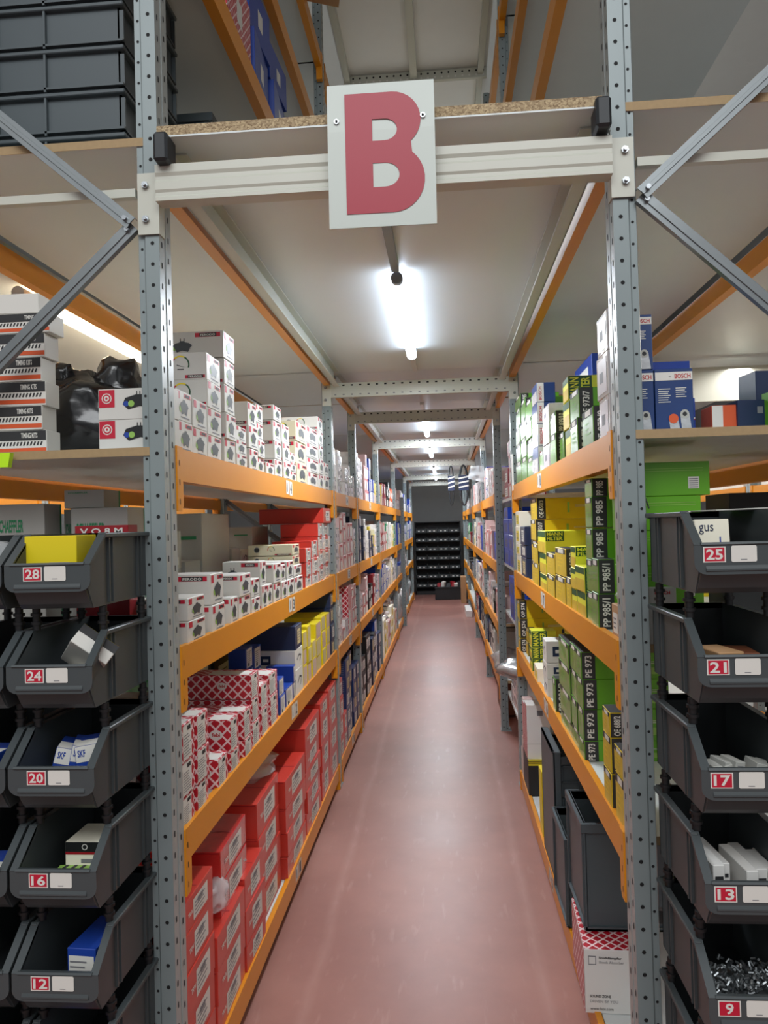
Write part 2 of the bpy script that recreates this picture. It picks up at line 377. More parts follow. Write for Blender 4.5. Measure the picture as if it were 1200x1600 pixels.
for k in (1, 2, 3):
    for sd, xf, xb in (('left', XL - .06, -1.335), ('right', XR + .06, 1.06)):
        for z0, z1, w in ((1.25, 1.72, 'at third shelf height'), (1.85, 2.35, 'under the walkway'), (.2, .75, 'near the floor')):
            brace((xf, FR[k] + .05, z0), (xb, FR[k] + .05, z1), f'galvanised brace of the {BAYN[k]} {sd} rack frame, {w}')
for sd, x0, x1 in (('left', XL - .06, -1.33), ('right', XR + .06, 1.06)):
    MB().box(x0, x1, 1.770, 1.79, 2.346, 2.366, 'beige').build('frame_cross_tube', label=f'slim pale cross tube of the near {sd} rack frame', cat='cross tube', group='frame cross tubes')
    MB().box(x0, x1, 1.80, 1.815, .62, .65, 'galv').build('frame_cross_tube', label=f'low grey cross tube behind the {sd} bin stack', cat='cross tube', group='frame cross tubes')

# ------------------------------------------------------------------ orange shelf beams
def beam(side, x, y0, y1, zt, label, group, h=.082, num=None, ends=(1, 1), drop=.158):
    """side -1: rack to the left of face x"""
    s = side; e = empty('shelf_beam', (x, y0, zt), label=label, cat='shelf beam', group=group, kind='thing'); L = y1 - y0
    m = MB(); m.prism([(0, 0), (0, -.03), (s * -.0, -h), (s * .036, -h), (s * .036, -.0265), (s * .018, -.0265), (s * .018, 0)][::(-1 if s < 0 else 1)], 'y', .0, L, 'orange')
    m.build('beam_profile', e)
    for k, (yy, on) in enumerate(((0, ends[0]), (L, ends[1]))):
        if not on: continue
        q = MB(); a = yy - .004 if k == 0 else yy - .036
        q.prism([(a, .004), (a + .04, .004), (a + .04, -drop + .014), (a + .03, -drop), (a, -drop)], 'x', -s * .0045, s * .03, 'orange')
        F = (V(-s * .0045, 0, 0), V(0, 1, 0), V(0, 0, 1), V(-s, 0, 0))
        for z in (-.03, -.078, -.126): q.pr(F, [(a + .012, z), (a + .017, z - .002), (a + .017, z - .016), (a + .012, z - .014)], 'hole')
        q.build('end_connector', e)
    if num is not None:
        F = (V(0, 0, 0), V(0, 1, 0) if s < 0 else V(0, -1, 0), V(0, 0, 1), V(-s, 0, 0)); c = L * .52 * (1 if s < 0 else -1)
        q = MB(); q.rect(F, c - .07, -.066, c - .012, -.008, 'paper', .001); q.text(F, '1', c - .055, -.056, .012, .038, 'inkgrey', h=.0016)
        q.rect(F, c, -.07, c + .055, -.01, 'paper', .001); q.text(F, num, c + .012, -.062, .03, .044, 'ink', h=.0016)
        q.build('number_sticker', e, label=f'white sticker with number {num}')
    return e
LN = ['top', 'third', 'second', 'bottom']
def board(x0, x1, y0, y1, zt, label, group, th=.02, edge=True):
    e = empty('shelf_board', ((x0 + x1) / 2, y0, zt - th), label=label, cat='shelf board', group=group, kind='thing'); c = (x1 - x0) / 2; L = y1 - y0
    MB().box(-c, c, .0008, L, 0, th, 'board_top').build('panel', e)
    MB().box(-c, c, -.0006, .0006, 0, th, 'board_edge').build('raw_edge', e)
    return e
for b in range(6):
    y0, y1 = FR[b] + .082, FR[b + 1] - .004
    for l in range(4):
        z = LV_L[l]
        beam(-1, XL, y0, y1, z, f'orange beam along the {LN[l]} left shelf, {BAYN[b]} bay', 'orange beams on the left', num=str(4 - l) if b < 3 else None)
        board(XRL + .04, XL - .022, y0 - (.08 if b == 0 and l == 0 else .002 if b == 0 else .06), y1 + .02, z - .006, f'white shelf board, {LN[l]} left shelf of the {BAYN[b]} bay', 'shelf boards on the left')
        if b < 3: beam(1, XRL, y0, y1, z - .01, f'orange rear beam behind the {LN[l]} left shelf, {BAYN[b]} bay', 'rear beams on the left')
        if b == 1: continue
        zz = (LV_R if b == 0 else LV_R2)[l]; x = XR if b == 0 else XR2
        beam(1, x, y0, y1, zz, f'orange beam along the {LN[l]} right shelf, {BAYN[b]} bay', 'orange beams on the right', num=str(8 - l) if b == 0 else None)
        board(x + .022, XRR - .04, y0 - (.08 if b == 0 and l == 0 else .002 if b == 0 else .06), y1 + .02, zz - .006, f'white shelf board, {LN[l]} right shelf of the {BAYN[b]} bay', 'shelf boards on the right')
        if b < 3: beam(-1, XRR, y0, y1, zz - .01, f'orange rear beam behind the {LN[l]} right shelf, {BAYN[b]} bay', 'rear beams on the right')
# second bay right is a plain bay set further back
for l, z in enumerate((1.70, 1.245, .9, .30)):
    board(.43, XRR - .04, 4.66, 5.70, z, f'pale shelf board set back between the right racks, {LN[l]} one', 'set back boards')
# upper storey: boards at walkway height and shelf levels above it
for b in range(2):
    y0, y1 = FR[b] + .082, FR[b + 1] - .004
    for sd, x0, x1, s, xf, lv in (('left', XRL + .04, XL - .01, -1, XL, (2.462, 3.24, 3.82, 4.36)), ('right', XR + .01, XRR - .04, 1, XR, (2.468, 3.28, 3.95, 4.55))):
        for l, z in enumerate(lv):
            board(x0 + (.012 if s > 0 else 0), x1 - (.012 if s < 0 else 0), y0 - .08, y1 + .02, z + (.021 if l == 0 else -.006), f'upper board above the {sd} racks, {"walkway" if l == 0 else ORD[l-1] + " upstairs"} level, {BAYN[b]} bay', 'upper boards')
            beam(s, xf, y0, y1, z, f'orange beam above the {sd} racks, {"walkway" if l == 0 else ORD[l-1] + " upstairs"} level, {BAYN[b]} bay', 'upper orange beams', h=.082, ends=(1, 1) if l else (0, 0))
            if l == 0: beam(-s, XRL if s < 0 else XRR, y0, y1, z - .01, f'orange rear beam at walkway height, {sd} side, {BAYN[b]} bay', 'upper orange beams', ends=(0, 0))
for b in range(2, 6):
    for sd, x0, x1 in (('left', XRL + .04, XL - .01), ('right', XR2 + .01, XRR - .04)):
        board(x0, x1, FR[b] + .01, FR[b + 1] - .002, 2.48, f'board roofing the {sd} racks at walkway height, {BAYN[b]} bay', 'upper boards')
        beam(-1 if sd == 'left' else 1, XL if sd == 'left' else XR2, FR[b] + .082, FR[b + 1] - .004, 2.462, f'orange beam at walkway height, {sd} side, {BAYN[b]} bay', 'upper orange beams', ends=(0, 0))
# second walkway storey overhead
struct('trim_1', MB().box(-.66, .40, 2.6, 17.5, 4.86, 4.88, 'white').box(-.16, -.11, 2.6, 17.5, 4.80, 4.86, 'beige').box(-.64, -.60, 2.6, 17.5, 4.80, 4.86, 'beige').box(.33, .37, 2.6, 17.5, 4.80, 4.86, 'beige'))

# ------------------------------------------------------------------ beige cross beams over the aisle
def connector(e, x, s, z0, z1, y):
    m = MB(); m.box(x, x + s * .048, y - .0065, y - .003, z0, z1, 'beige'); m.box(x - s * .0035, x, y - .0065, y + .03, z0, z1, 'beige')
    for z in (z1 - .03, z0 + .035): m.cyl((x + s * .028, y - .006, z), (x + s * .028, y - .014, z), .0085, 'bolt', 6).cyl((x + s * .028, y - .006, z), (x + s * .028, y - .02, z), .0045, 'bolt', 8)
    m.build('bolted_connector', e)
e = empty('cross_beam', (0, 1.75, 2.315), label='plain beige box beam across the aisle entrance, holding the letter sign', cat='cross beam', kind='thing')
m = MB(); m.prism([(-.02, 0), (.024, 0), (.024, .085), (-.02, .085), (-.02, .066), (-.0165, .058), (-.0165, .050), (-.02, .044), (-.02, .026), (-.017, .02), (-.017, .012), (-.02, .008)], 'x', XL + .004, XR - .004, 'beige'); m.build('box_profile', e)
connector(e, XL, -1, -.068, .078, 1.76 - 1.75); connector(e, XR, 1, -.045, .090, .01)
for i, y in enumerate(FR[1:]):
    xr = XR if i == 0 else XR2
    e = empty('cross_beam', (0, y, 2.308), label=f'perforated beige cross beam over the aisle, {ORD[i]} one beyond the sign', cat='cross beam', group='perforated cross beams', kind='thing')
    F = (V(0, -.002, 0), V(1, 0, 0), V(0, 0, 1), V(0, -1, 0))
    m = MB(); m.box(XL, xr, -.002, .0, 0, .085, 'beige').box(XL, xr, 0, .03, .083, .085, 'beige').box(XL, xr, 0, .03, 0, .002, 'beige')
    x = XL + .03
    while x < xr - .02:
        m.rect(F, x - .007, .066, x + .007, .075, 'hole'); m.rect(F, x - .006, .012, x + .006, .019, 'inkgrey'); x += .05
    m.build('perforated_channel', e); connector(e, XL, -1, -.05, .09, .0); connector(e, xr, 1, -.05, .09, 0)
e = empty('cross_beam', (0, 5.56, 4.78), label='perforated beam under the overhead storey, seen above the sign', cat='cross beam', kind='thing')
m = MB(); m.box(-.65, .395, 0, .03, 0, .07, 'beige'); x = -.63
F = (V(0, 0, 0), V(1, 0, 0), V(0, 0, 1), V(0, -1, 0))
while x < .39: m.disc(F, x, .05, .008, 'hole', n=6); m.disc(F, x, .02, .008, 'paper', n=6); x += .05
m.build('perforated_channel', e)
for sd, x, z in (('left', -.628, 2.4), ('right', .374, 2.412)):
    MB().box(x - .017, x + .017, 1.70, 1.765, z - .004, z + .064, 'rubber', .006).build('rubber_bumper', label=f'black rubber block between walkway board and beam, {sd} end', cat='bumper', group='rubber bumpers')

# ------------------------------------------------------------------ letter sign
e = empty('letter_sign', (-.119, 1.69, 2.209), label='white sign panel with a big red letter B over the aisle', cat='sign'); e.rotation_euler.y = math.radians(0.2)
m = MB(); n = 12
vs = []; 
for j in range(n + 1):                     # slightly bowed aluminium sheet
    z = .326 * j / n; yb = .012 * math.sin(PI * j / n) * 0 + (.006 if j > 8 else 0) * (j - 8) / 4
    for yy in (-.001 + yb, .001 + yb):
        vs += [(-.119, yy, z), (.121, yy, z)]
for j in range(n):
    a = j * 4; m.add([vs[a], vs[a + 1], vs[a + 5], vs[a + 4], vs[a + 2], vs[a + 3], vs[a + 7], vs[a + 6]], [(0, 1, 2, 3), (5, 4, 7, 6), (1, 5, 6, 2), (4, 0, 3, 7)], 'signwhite')
m.build('sign_sheet', e)
def letterB(m, F, x, y, w, h, mt):
    st, t = .345, .175  # stem width, bar thickness (fractions)
    def arc(cx, cy, rx, ry, a0, a1, n=10): return [(cx + rx * math.cos(math.radians(a0 + (a1 - a0) * i / n)), cy + ry * math.sin(math.radians(a0 + (a1 - a0) * i / n))) for i in range(n + 1)]
    def strip(o, i):
        k = min(len(o), len(i)); o_, u, v, nn = F
        P = lambda p: o_ + u * (x + p[0] * w) + v * (y + p[1] * h) + nn * .0015
        m.add([P(p) for p in o] + [P(p) for p in i], [(j, j + 1, k + j + 1, k + j) for j in range(k - 1)], mt)
    top_o = [(st, 1)] + arc(.60, .765, .36, .235, 90, -50, 12) ; top_i = [(st, .78)] + arc(.50, .69, .16, .09, 90, -90, 12)
    strip(top_o, top_i)
    bot_o = arc(.60, .275, .40, .275, 52, -90, 12) + [(st, 0)]; bot_i = arc(.50, .315, .18, .10, 90, -90, 12) + [(st, .215)]
    strip(bot_o, bot_i)
    m.rect(F, x, y, x + st * w, y + h, mt, .0015)
    m.pr(F, [(x + st * w, y + .415 * h), (x + .5 * w, y + .415 * h), (x + (.60 + .40 * math.cos(math.radians(52))) * w, y + (.275 + .275 * math.sin(math.radians(52))) * h), (x + (.60 + .36 * math.cos(math.radians(-50))) * w, y + (.765 + .235 * math.sin(math.radians(-50))) * h), (x + .5 * w, y + .60 * h), (x + st * w, y + .60 * h)], mt, .0015)
m = MB(); letterB(m, (V(-.119, -.001, 0), V(1, 0, 0), V(0, 0, 1), V(0, -1, 0)), .040, .030, .176, .270, 'signred'); m.build('letter_b', e, label='red letter B')
for x, z in ((-.098, .240), (.095, .243)): MB().cyl((x, .004, z), (x, -.004, z), .006, 'bolt', 8).cyl((x, -.004, z), (x, -.006, z), .0028, 'hole', 6).build('rivet', e)

# ------------------------------------------------------------------ tube lamps
LY = [(2.70, 3.99), (6.35, 7.60), (8.75, 10.05), (11.9, 13.2), (14.1, 15.3)]
for i, (a, b) in enumerate(LY):
    e = empty('tube_light', (-.145, a, 2.42), label=f'bright white tube light under the walkway, {ORD[i]} from the sign', cat='ceiling light', group='tube lights along the aisle')
    MB().cyl((0, .03, 0), (0, b - a - .03, 0), .025, 'tube', 14).build('glowing_tube', e)
    MB().cyl((0, 0, 0), (0, .035, 0), .022, 'inkgrey', 14).build('end_cap', e); MB().cyl((0, b - a - .035, 0), (0, b - a, 0), .022, 'inkgrey', 14).build('end_cap', e)
    l = area('tube_light_glow', (-.145, (a + b) / 2, 2.395), (0, 0, 0), .05, b - a - .1, 20, (.9, .95, 1))
    MB().box(-.012, .012, .1, .13, .018, .037, 'shade_white').box(-.012, .012, b - a - .13, b - a - .1, .018, .037, 'shade_white').build('clip', e)
MB().box(-.163, -.135, 1.80, 2.69, 2.436, DK, 'steel').build('cable_trunking', label='pale cable duct running from the sign to the first tube light', cat='cable duct')
for i, (a, b) in enumerate(((4.05, 4.48), (5.76, 6.3), (7.76, 8.7))):
    MB().box(-.16, -.135, a, b, 2.438, DK, 'shade_white').build('cable_trunking', label=f'pale cable duct between the {ORD[i]} and {ORD[i+1]} tube light', cat='cable duct')
for sd, x, a, b in (('left', -1.49, 2.66, 4.1),):
    e = empty('tube_light', (x, a, 2.405), label=f'warm white tube light in the next aisle on the {sd}', cat='ceiling light')
    MB().cyl((0, .03, 0), (0, b - a - .03, 0), .02, 'tubewarm', 12).build('glowing_tube', e)
    MB().cyl((0, -.06, 0), (0, .035, 0), .024, 'shade_white', 12).build('end_cap', e); MB().cyl((0, b - a - .035, 0), (0, b - a, 0), .024, 'shade_white', 12).build('end_cap', e)
    MB().box(-.012, .012, .1, .13, .018, .053, 'shade_white').build('clip', e)

# ------------------------------------------------------------------ neighbouring aisles
rng = random.Random(7)
for sd, s, xa, xb in (('left', -1, XRL, -2.45), ('right', 1, XRR, 2.2)):
    e = empty('walkway_panel', ((xa + xb) / 2, 1.9, 2.458), label=f'white walkway board over the next aisle on the {sd}', cat='floor board')
    w = abs(xb - xa) / 2 - .01; MB().box(-w, w, 0, 10, 0, .025, 'deck').build('panel', e)
    for k, y in enumerate((2.2, 4.5, 5.7, 7.7)):
        upright(xb, y, s, 0, 2.46, f'grey post in the next rack over on the {sd}, {ORD[k]} one', 'posts in the next racks', full=False)
    for k, (y0, y1) in enumerate(((2.29, 4.49), (4.59, 5.69), (5.79, 7.69))):
        for l, z in enumerate(LV_L):
            beam(s, xb, y0, y1, z, f'orange beam in the next rack over on the {sd}, {LN[l]} shelf, {ORD[k]} bay', 'beams in the next racks')
            board(min(xb, xb + s * .7) + .022, max(xb, xb + s * .7) - .022, y0 - .03, y1 + .03, z - .006, f'shelf board in the next rack over on the {sd}, {LN[l]} shelf, {ORD[k]} bay', 'boards in the next racks')
    MB().box(xa + s * .04, xb - s * .01, 4.5, 4.53, 2.31 if s < 0 else 2.20, 2.395, 'beige').build('cross_beam', label=f'beige cross beam over the next aisle on the {sd}', cat='cross beam', kind='thing')

# ------------------------------------------------------------------ cartons
_box = {}
def q(v, s=.004): return round(v / s) * s
def frames(side, d, w, h):
    F = (V(d / 2, -w / 2, 0), V(0, 1, 0), V(0, 0, 1), V(1, 0, 0)) if side < 0 else (V(-d / 2, w / 2, 0), V(0, -1, 0), V(0, 0, 1), V(-1, 0, 0))
    Sd = (V(-d / 2, -w / 2, 0), V(1, 0, 0), V(0, 0, 1), V(0, -1, 0)); T = (V(-d / 2, -w / 2, h), V(1, 0, 0), V(0, 1, 0), V(0, 0, 1))
    return F, Sd, T
def padshape(m, F, cx, cy, w, h, mt, lime=True):
    if lime: m.disc(F, cx - w * .42, cy - h * .12, h * .24, 'lime', .0007, 8)
    if w < .09 and mt == 'pad': return m.pr(F, [(cx + w * a, cy + h * b) for a, b in ((-.1, .5), (.1, .5), (.14, .38), (.34, .3), (.5, .08), (.4, -.06), (.28, -.5), (0, -.36), (-.28, -.5), (-.4, -.06), (-.5, .08), (-.34, .3), (-.14, .38))], mt, .0010)
    m.pr(F, [(cx - w * .5, cy - h * .1), (cx - w * .42, cy + h * .3), (cx - w * .12, cy + h * .5), (cx + w * .12, cy + h * .5), (cx + w * .42, cy + h * .3), (cx + w * .5, cy - h * .1), (cx + w * .34, cy - h * .45), (cx, cy - h * .25), (cx - w * .34, cy - h * .45)], mt, .0010)
def lines(m, F, x0, y0, x1, y1, n, mt='inkgrey', r=None):
    r = r or random.Random(3); dy = (y1 - y0) / n
    for i in range(n): m.rect(F, x0, y0 + dy * i + dy * .3, x0 + (x1 - x0) * r.uniform(.6, 1), y0 + dy * i + dy * .62, mt, .0012)
def ferodo(m, F, Sd, T, d, w, h, side, body, big=False, rnd=0):
    m.rect(F, w * .06, h * .70, w * .24, h * .95, 'labelred'); m.rect(F, w * .52, h * .80, w * .95, h * .93, 'labelred'); m.rect(F, w * .60, h * .825, w * .87, h * .905, 'ink', .001)
    padshape(m, F, w * .52, h * .46, w * .55, h * .5, 'pad'); m.rect(F, w * .3, h * .10, w * .85, h * .15, 'inkgrey')
    # long side
    if rnd % 2 == 0:
        sx = d * .50; m.rect(Sd, sx, h * .78, d * .95, h * .94, 'labelred'); m.rect(Sd, sx + .014, h * .79, d * .95 - .012, h * .93, 'ink', .0009)
        m.text(Sd, 'FERODO', sx + .018, h * .815, d * .45 - .034, h * .085, 'paper')
        padshape(m, Sd, d * .27, h * .45, d * .36, h * .42, 'pad')
        for k in (-1, 1): m.rect(Sd, d * .27 + k * .006 - .0015, h * .62, d * .27 + k * .006 + .0015, h * .76, 'ink')
    else:
        m.rect(Sd, d * .60, h * .06, d * .97, h * .18, 'labelred'); m.rect(Sd, d * .65, h * .065, d * .94, h * .175, 'ink', .0009); m.text(Sd, 'FERODO', d * .67, h * .085, d * .24, h * .07, 'paper')
        cx, cy, r = d * .52, h * .56, h * .34
        for a0, a1, mt in ((200, 130, 'labelred'), (130, 60, 'yel'), (60, -20, 'mangreen')): m.ring(Sd, cx, cy, r, r * .84, mt, a0, a1, n=8)
        m.pr(Sd, [(cx - r * .4, cy - r * .08), (cx + r * .5, cy - r * .3), (cx - r * .38, cy + r * .02)], 'ink', .0011); m.rect(Sd, cx - r * .35, cy - r * .55, cx + r * .35, cy - r * .45, 'ink')
        m.disc(Sd, d * .2, cy, r * .8, 'inkgrey'); m.disc(Sd, d * .2, cy, r * .6, 'ink', .0009)
def style_box(style, d, w, h, side, var=0, detail=True):
    k = (style, q(d), q(w), q(h), side, var, detail)
    if k in _box: return _box[k]
    d, w, h = q(d) - .0015, q(w) - .0015, q(h) - .0008; F, Sd, T = frames(side, d, w, h); m = MB(); r = random.Random(hash(k[1:4]) % 9999 + var)
    st = STY[style]; body = st[0]; ch = .0016
    bx = lambda mt: m.box(-d / 2, d / 2, -w / 2, w / 2, 0, h, mt, ch)
    def inner(fr, W, H, g=.004): return fr
    if style in ('fer', 'fers', 'ferold'):
        bx(body)
        if detail: ferodo(m, F, Sd, T, d, w, h, side, body, rnd=var)
        else: m.rect(F, w * .06, h * .7, w * .3, h * .95, 'labelred'); padshape(m, F, w * .5, h * .45, w * .5, h * .5, 'pad', False); m.rect(F, w * .5, h * .8, w * .95, h * .93, 'labelred')
        m.rect(T, .006, w * .49, d - .006, w * .51, 'shade_white')
    elif style in ('trw', 'trwbag', 'trwfilm'):
        bx(body); m.rect(F, w * .30, h * .14, w * .80, h * .80, 'paper'); lines(m, F, w * .34, h * .22, w * .76, h * .7, 4)
        m.rect(F, w * .44, h * .56, w * .62, h * .7, 'inkgrey', .0014)
        m.text(F, 'TRW', w * .12, h * .42, w * .16, h * .14, 'paper'); m.rect(T, d * .02, w * .48, d * .98, w * .5, 'trwdark')
        m.rect(Sd, .006, h * .94, d - .006, h * .965, 'trwdark')
        if style == 'trwbag': m.rect(F, w * .02, h * .02, w * .34, h * .96, 'film', .001); m.rect(F, w * .7, h * .05, w * .96, h * .98, 'film', .0015)
    elif style == 'febi':
        bx('net'); m.rect(F, w * .05, h * .05, w * .74, h * .95, 'paper'); lines(m, F, w * .10, h * .12, w * .68, h * .72, 8, 'inkgrey', r); m.rect(F, w * .4, h * .78, w * .66, h * .9, 'ink', .0012)
        m.rect(T, d * .55, w * .06, d * .97, w * .7, 'paper') if side < 0 else m.rect(T, d * .03, w * .06, d * .45, w * .7, 'paper')
        m.disc(Sd, d * .7, h * .55, h * .16, 'paper', rx=1.3); m.text(Sd, 'febi', d * .7 - h * .13, h * .5, h * .26, h * .12, 'red')
    elif style == 'febibig':
        bx('net'); m.rect(F, w * .1, h * .1, w * .6, h * .5, 'paper')
    elif style in ('blues', 'blue2'):
        bx('blue'); m.rect(F, w * .14, h * .06, w * .9, h * .94, 'paper'); lines(m, F, w * .2, h * .3, w * .82, h * .84, 6, 'inkgrey', r); m.rect(F, w * .3, h * .12, w * .5, h * .28, 'ink', .0012)
    elif style == 'white':
        bx('paper'); m.pr(F, [(w * .2, h * .5), (w * .5, h * .72), (w * .8, h * .62), (w * .6, h * .3), (w * .56, h * .34), (w * .7, h * .56), (w * .5, h * .64), (w * .24, h * .44)], 'pad'); m.rect(Sd, d * .2, h * .3, d * .45, h * .75, 'navy'); m.rect(Sd, d * .28, h * .45, d * .4, h * .6, 'paper', .001)
    elif style == 'yel':
        bx('yel'); m.rect(F, w * .14, h * .05, w * .93, h * .92, 'yelpale' if var % 2 else 'pink'); lines(m, F, w * .2, h * .15, w * .8, h * .8, 5, 'yelpale', r)
    elif style in ('navy', 'sachs'):
        bx(body); m.rect(F, w * .3, h * .18, w * .8, h * .82, 'paper' if var % 3 else 'yelpale'); lines(m, F, w * .34, h * .3, w * .74, h * .74, 4, 'inkgrey', r); m.rect(F, w * .03, h * .86, w * .97, h * .92, 'inkgrey')
        if style == 'sachs':
            for i in range(6): m.rect(Sd, d * .55, h * (.14 + .12 * i), d * .95, h * (.18 + .12 * i), 'inkgrey')
    elif style in ('filG', 'filY'):
        g, pc = ('green', 'greenpic') if style == 'filG' else ('filyel', 'filyelpic')
        bx(g); m.rect(F, w * .0 + .002, .002, w - .002, h - .002, pc); m.rect(F, w * .04, h * .80, w * .96, h * .985, 'ink', .0009); m.rect(F, w * .3, h * .82, w * .8, h * .965, 'paper', .0013)
        lines(m, F, w * .25, h * .3, w * .75, h * .7, 3, 'green' if style == 'filG' else 'filyel', r)
        bs = min(.042, d * .45)
        m.rect(Sd, .0015, .001, bs, h - .001, 'ink', .0009)
        if detail: m.text(Sd, st[3][var % len(st[3])], bs * .26, h * .08, bs * .5, h * .8, 'paper', 90)
        m.rect(T, .001, .001, bs, w - .001, 'ink', .0009)
        if d > .1:
            m.rect(Sd, d * .42, h * .3, d * .45, h * .78, 'lime', .0009); m.rect(Sd, d * .52, h * .62, d * .9, h * .64, 'paper', .0009); m.rect(Sd, d * .52, h * .56, d * .9, h * .58, 'paper', .0009)
            m.rect(Sd, d * .78, h * .18, d * .9, h * .42, 'lime' if style == 'filG' else 'ink', .0009)
    elif style == 'mann':
        bx('manyel'); m.rect(F, .002, h * .0 + .002, w - .002, h * .5, 'filyelpic'); m.rect(F, .002, h * .72, w - .002, h - .002, 'mangreen')
        s2 = min(d - .002, .075); m.rect(Sd, .001, .001 if var % 2 else h * .55, s2, h - .001, 'mangreen', .0009)
        if detail:
            if var % 2: m.text(Sd, 'MANN', s2 * .08, h * .08, s2 * .36, h * .84, 'manyel', 90); m.text(Sd, 'FILTER', s2 * .54, h * .08, s2 * .36, h * .84, 'manyel', 90)
            else: m.text(Sd, 'MANN', s2 * .08, h * .79, s2 * .84, h * .16, 'manyel'); m.text(Sd, 'FILTER', s2 * .08, h * .58, s2 * .84, h * .16, 'manyel')
    elif style == 'bosch':
        bx('boschblue'); m.rect(F, .002, .002, w - .002, h * .6, 'film', .0007); m.rect(Sd, .001, .001, min(d * .4, .03), h - .001, 'paper', .0009)
        if detail: m.text(Sd, 'BOSCH', .008, h * .1, .013, h * .7, 'red', 90)
    elif style == 'boschk':
        bx('black')
        for a in (.0, .45): m.pr(Sd, [(d * .0, h * a), (d * 1, h * (a + .42)), (d * 1, h * (a + .55)), (d * 0, h * (a + .13))], 'paper', .0009)
    elif style == 'redw':
        bx('pink'); m.rect(F, w * .05, h * .04, w * .2, h * .96, 'red'); m.rect(F, w * .3, h * .1, w * .9, h * .7, 'paper'); m.rect(F, w * .35, h * .8, w * .9, h * .93, 'red')
    elif style == 'wrapw':
        bx('film'); m.rect(F, w * .1, h * .1, w * .9, h * .9, 'lilac' if var % 2 else 'film', .0008); m.rect(F, w * .3, h * .35, w * .6, h * .6, 'inkgrey' if var % 2 else 'lilac', .0012)
    elif style == 'redfilm':
        bx('redfilm'); m.rect(F, w * .3, h * .2, w * .75, h * .8, 'paper')
    elif style == 'grey':
        bx('cardgrey'); m.rect(F, w * .6, h * .1, w * .9, h * .3, 'paper')
        if side < 0: m.rect(Sd, d * .6, h * .7, d * .9, h * .74, 'teal')
    else:
        bx(body); m.rect(F, w * .2, h * .15, w * .8, h * .75, st[2] if len(st) > 2 and st[2] else 'paper'); lines(m, F, w * .25, h * .25, w * .7, h * .65, 3, 'inkgrey', r)
    me = m.mesh(st[1].replace(' ', '_')); _box[k] = me; return me
# style: body material, object name words, label-plate material, printed codes, description for the label
STY = {
 'fer': ('fer', 'brake pad box', None, None, 'white brake pad box'), 'fers': ('fer', 'small brake pad box', None, None, 'small brake pad box'),
 'ferold': ('ferold', 'brake pad box', None, None, 'yellowed brake pad box'),
 'trw': ('trw', 'red parts box', None, None, 'white-labelled red box'), 'trwbag': ('trw', 'wrapped red box', None, None, 'film-wrapped red box'),
 'trwfilm': ('redfilm', 'wrapped red box', None, None, 'shrink-wrapped red box'), 'febi': ('net', 'net print box', None, None, 'red white diamond-net box'),
 'febibig': ('net', 'net print box', None, None, 'large crimson diamond-net box'), 'blues': ('blue', 'blue parts box', None, None, 'white-labelled blue box'),
 'blue2': ('royal', 'blue parts box', None, None, 'bright blue box'), 'white': ('paper', 'white parts box', None, None, 'plain white box'),
 'yel': ('yel', 'yellow parts box', None, None, 'pale-labelled yellow box'), 'navy': ('navy', 'navy parts box', None, None, 'labelled navy box'),
 'sachs': ('sachs', 'dark blue parts box', None, None, 'dark blue striped box'),
 'filG': ('green', 'green filter box', None, ['PE 973', 'PP 985', 'PP 985/1', 'PE 973/7', 'PE 973/9', 'PP 839/10', 'PP 991/3'], 'black-edged green filter box'),
 'filY': ('filyel', 'yellow filter box', None, ['OE 688/2', 'OE 650/7', 'OE 650/3', 'OP 574', 'OE 685/3'], 'yellow black-edged filter box'),
 'mann': ('manyel', 'yellow green filter box', None, None, 'yellow-green filter box'),
 'bosch': ('boschblue', 'blue filter box', None, None, 'white-edged blue filter box'), 'boschk': ('black', 'black striped box', None, None, 'white-striped black box'),
 'redw': ('pink', 'pink bearing box', None, None, 'pink and red box'), 'wrapw': ('film', 'wrapped white box', None, None, 'film-wrapped white box'),
 'redfilm': ('redfilm', 'wrapped red box', None, None, 'shrink-wrapped red box'), 'grey': ('cardgrey', 'grey carton', None, None, 'plain grey carton'),
 'bigblue': ('royal', 'large blue box', 'blue', None, 'large blue box'), 'orange': ('orangebox', 'orange parts box', None, None, 'orange box'),
 'green2': ('teal', 'green parts box', None, None, 'dark green box'), 'crimson': ('trwdark', 'crimson box', None, None, 'crimson box'),
 'black': ('black', 'black parts box', None, None, 'labelled black box'), 'card': ('card', 'brown carton', None, None, 'brown cardboard carton'),
 'cream': ('cream', 'cream parts box', 'yel', None, 'cream yellow-labelled box'), 'navyplain': ('blue', 'dark blue carton', None, None, 'dark blue carton'),
}
BR = random.Random(11); NSTK = {}; TOPS = []
def carton(style, side, xf, y0, y1, z0, z1, d, shelf, stack, row, bay, var=0, detail=True, rz=None, name=None, label=None):
    me = style_box(style, d, y1 - y0, z1 - z0, side, var, detail); st = STY[style]
    o = bpy.data.objects.new(name or me.name, me); o.name = (name or st[1]).replace(' ', '_'); COL.objects.link(o)
    o.location = (xf + side * (d / 2), (y0 + y1) / 2, z0)
    o.rotation_euler.z = BR.uniform(-.02, .02) if rz is None else rz
    tag(o, label or f'{st[4]}, {ORD[row]} up in {ORD[stack]} stack, {shelf} shelf of {bay} bay', 'box', f'{st[1]}es on the {shelf} shelf' if st[1].endswith('box') else f'{st[1]}s on the {shelf} shelf')
    return o
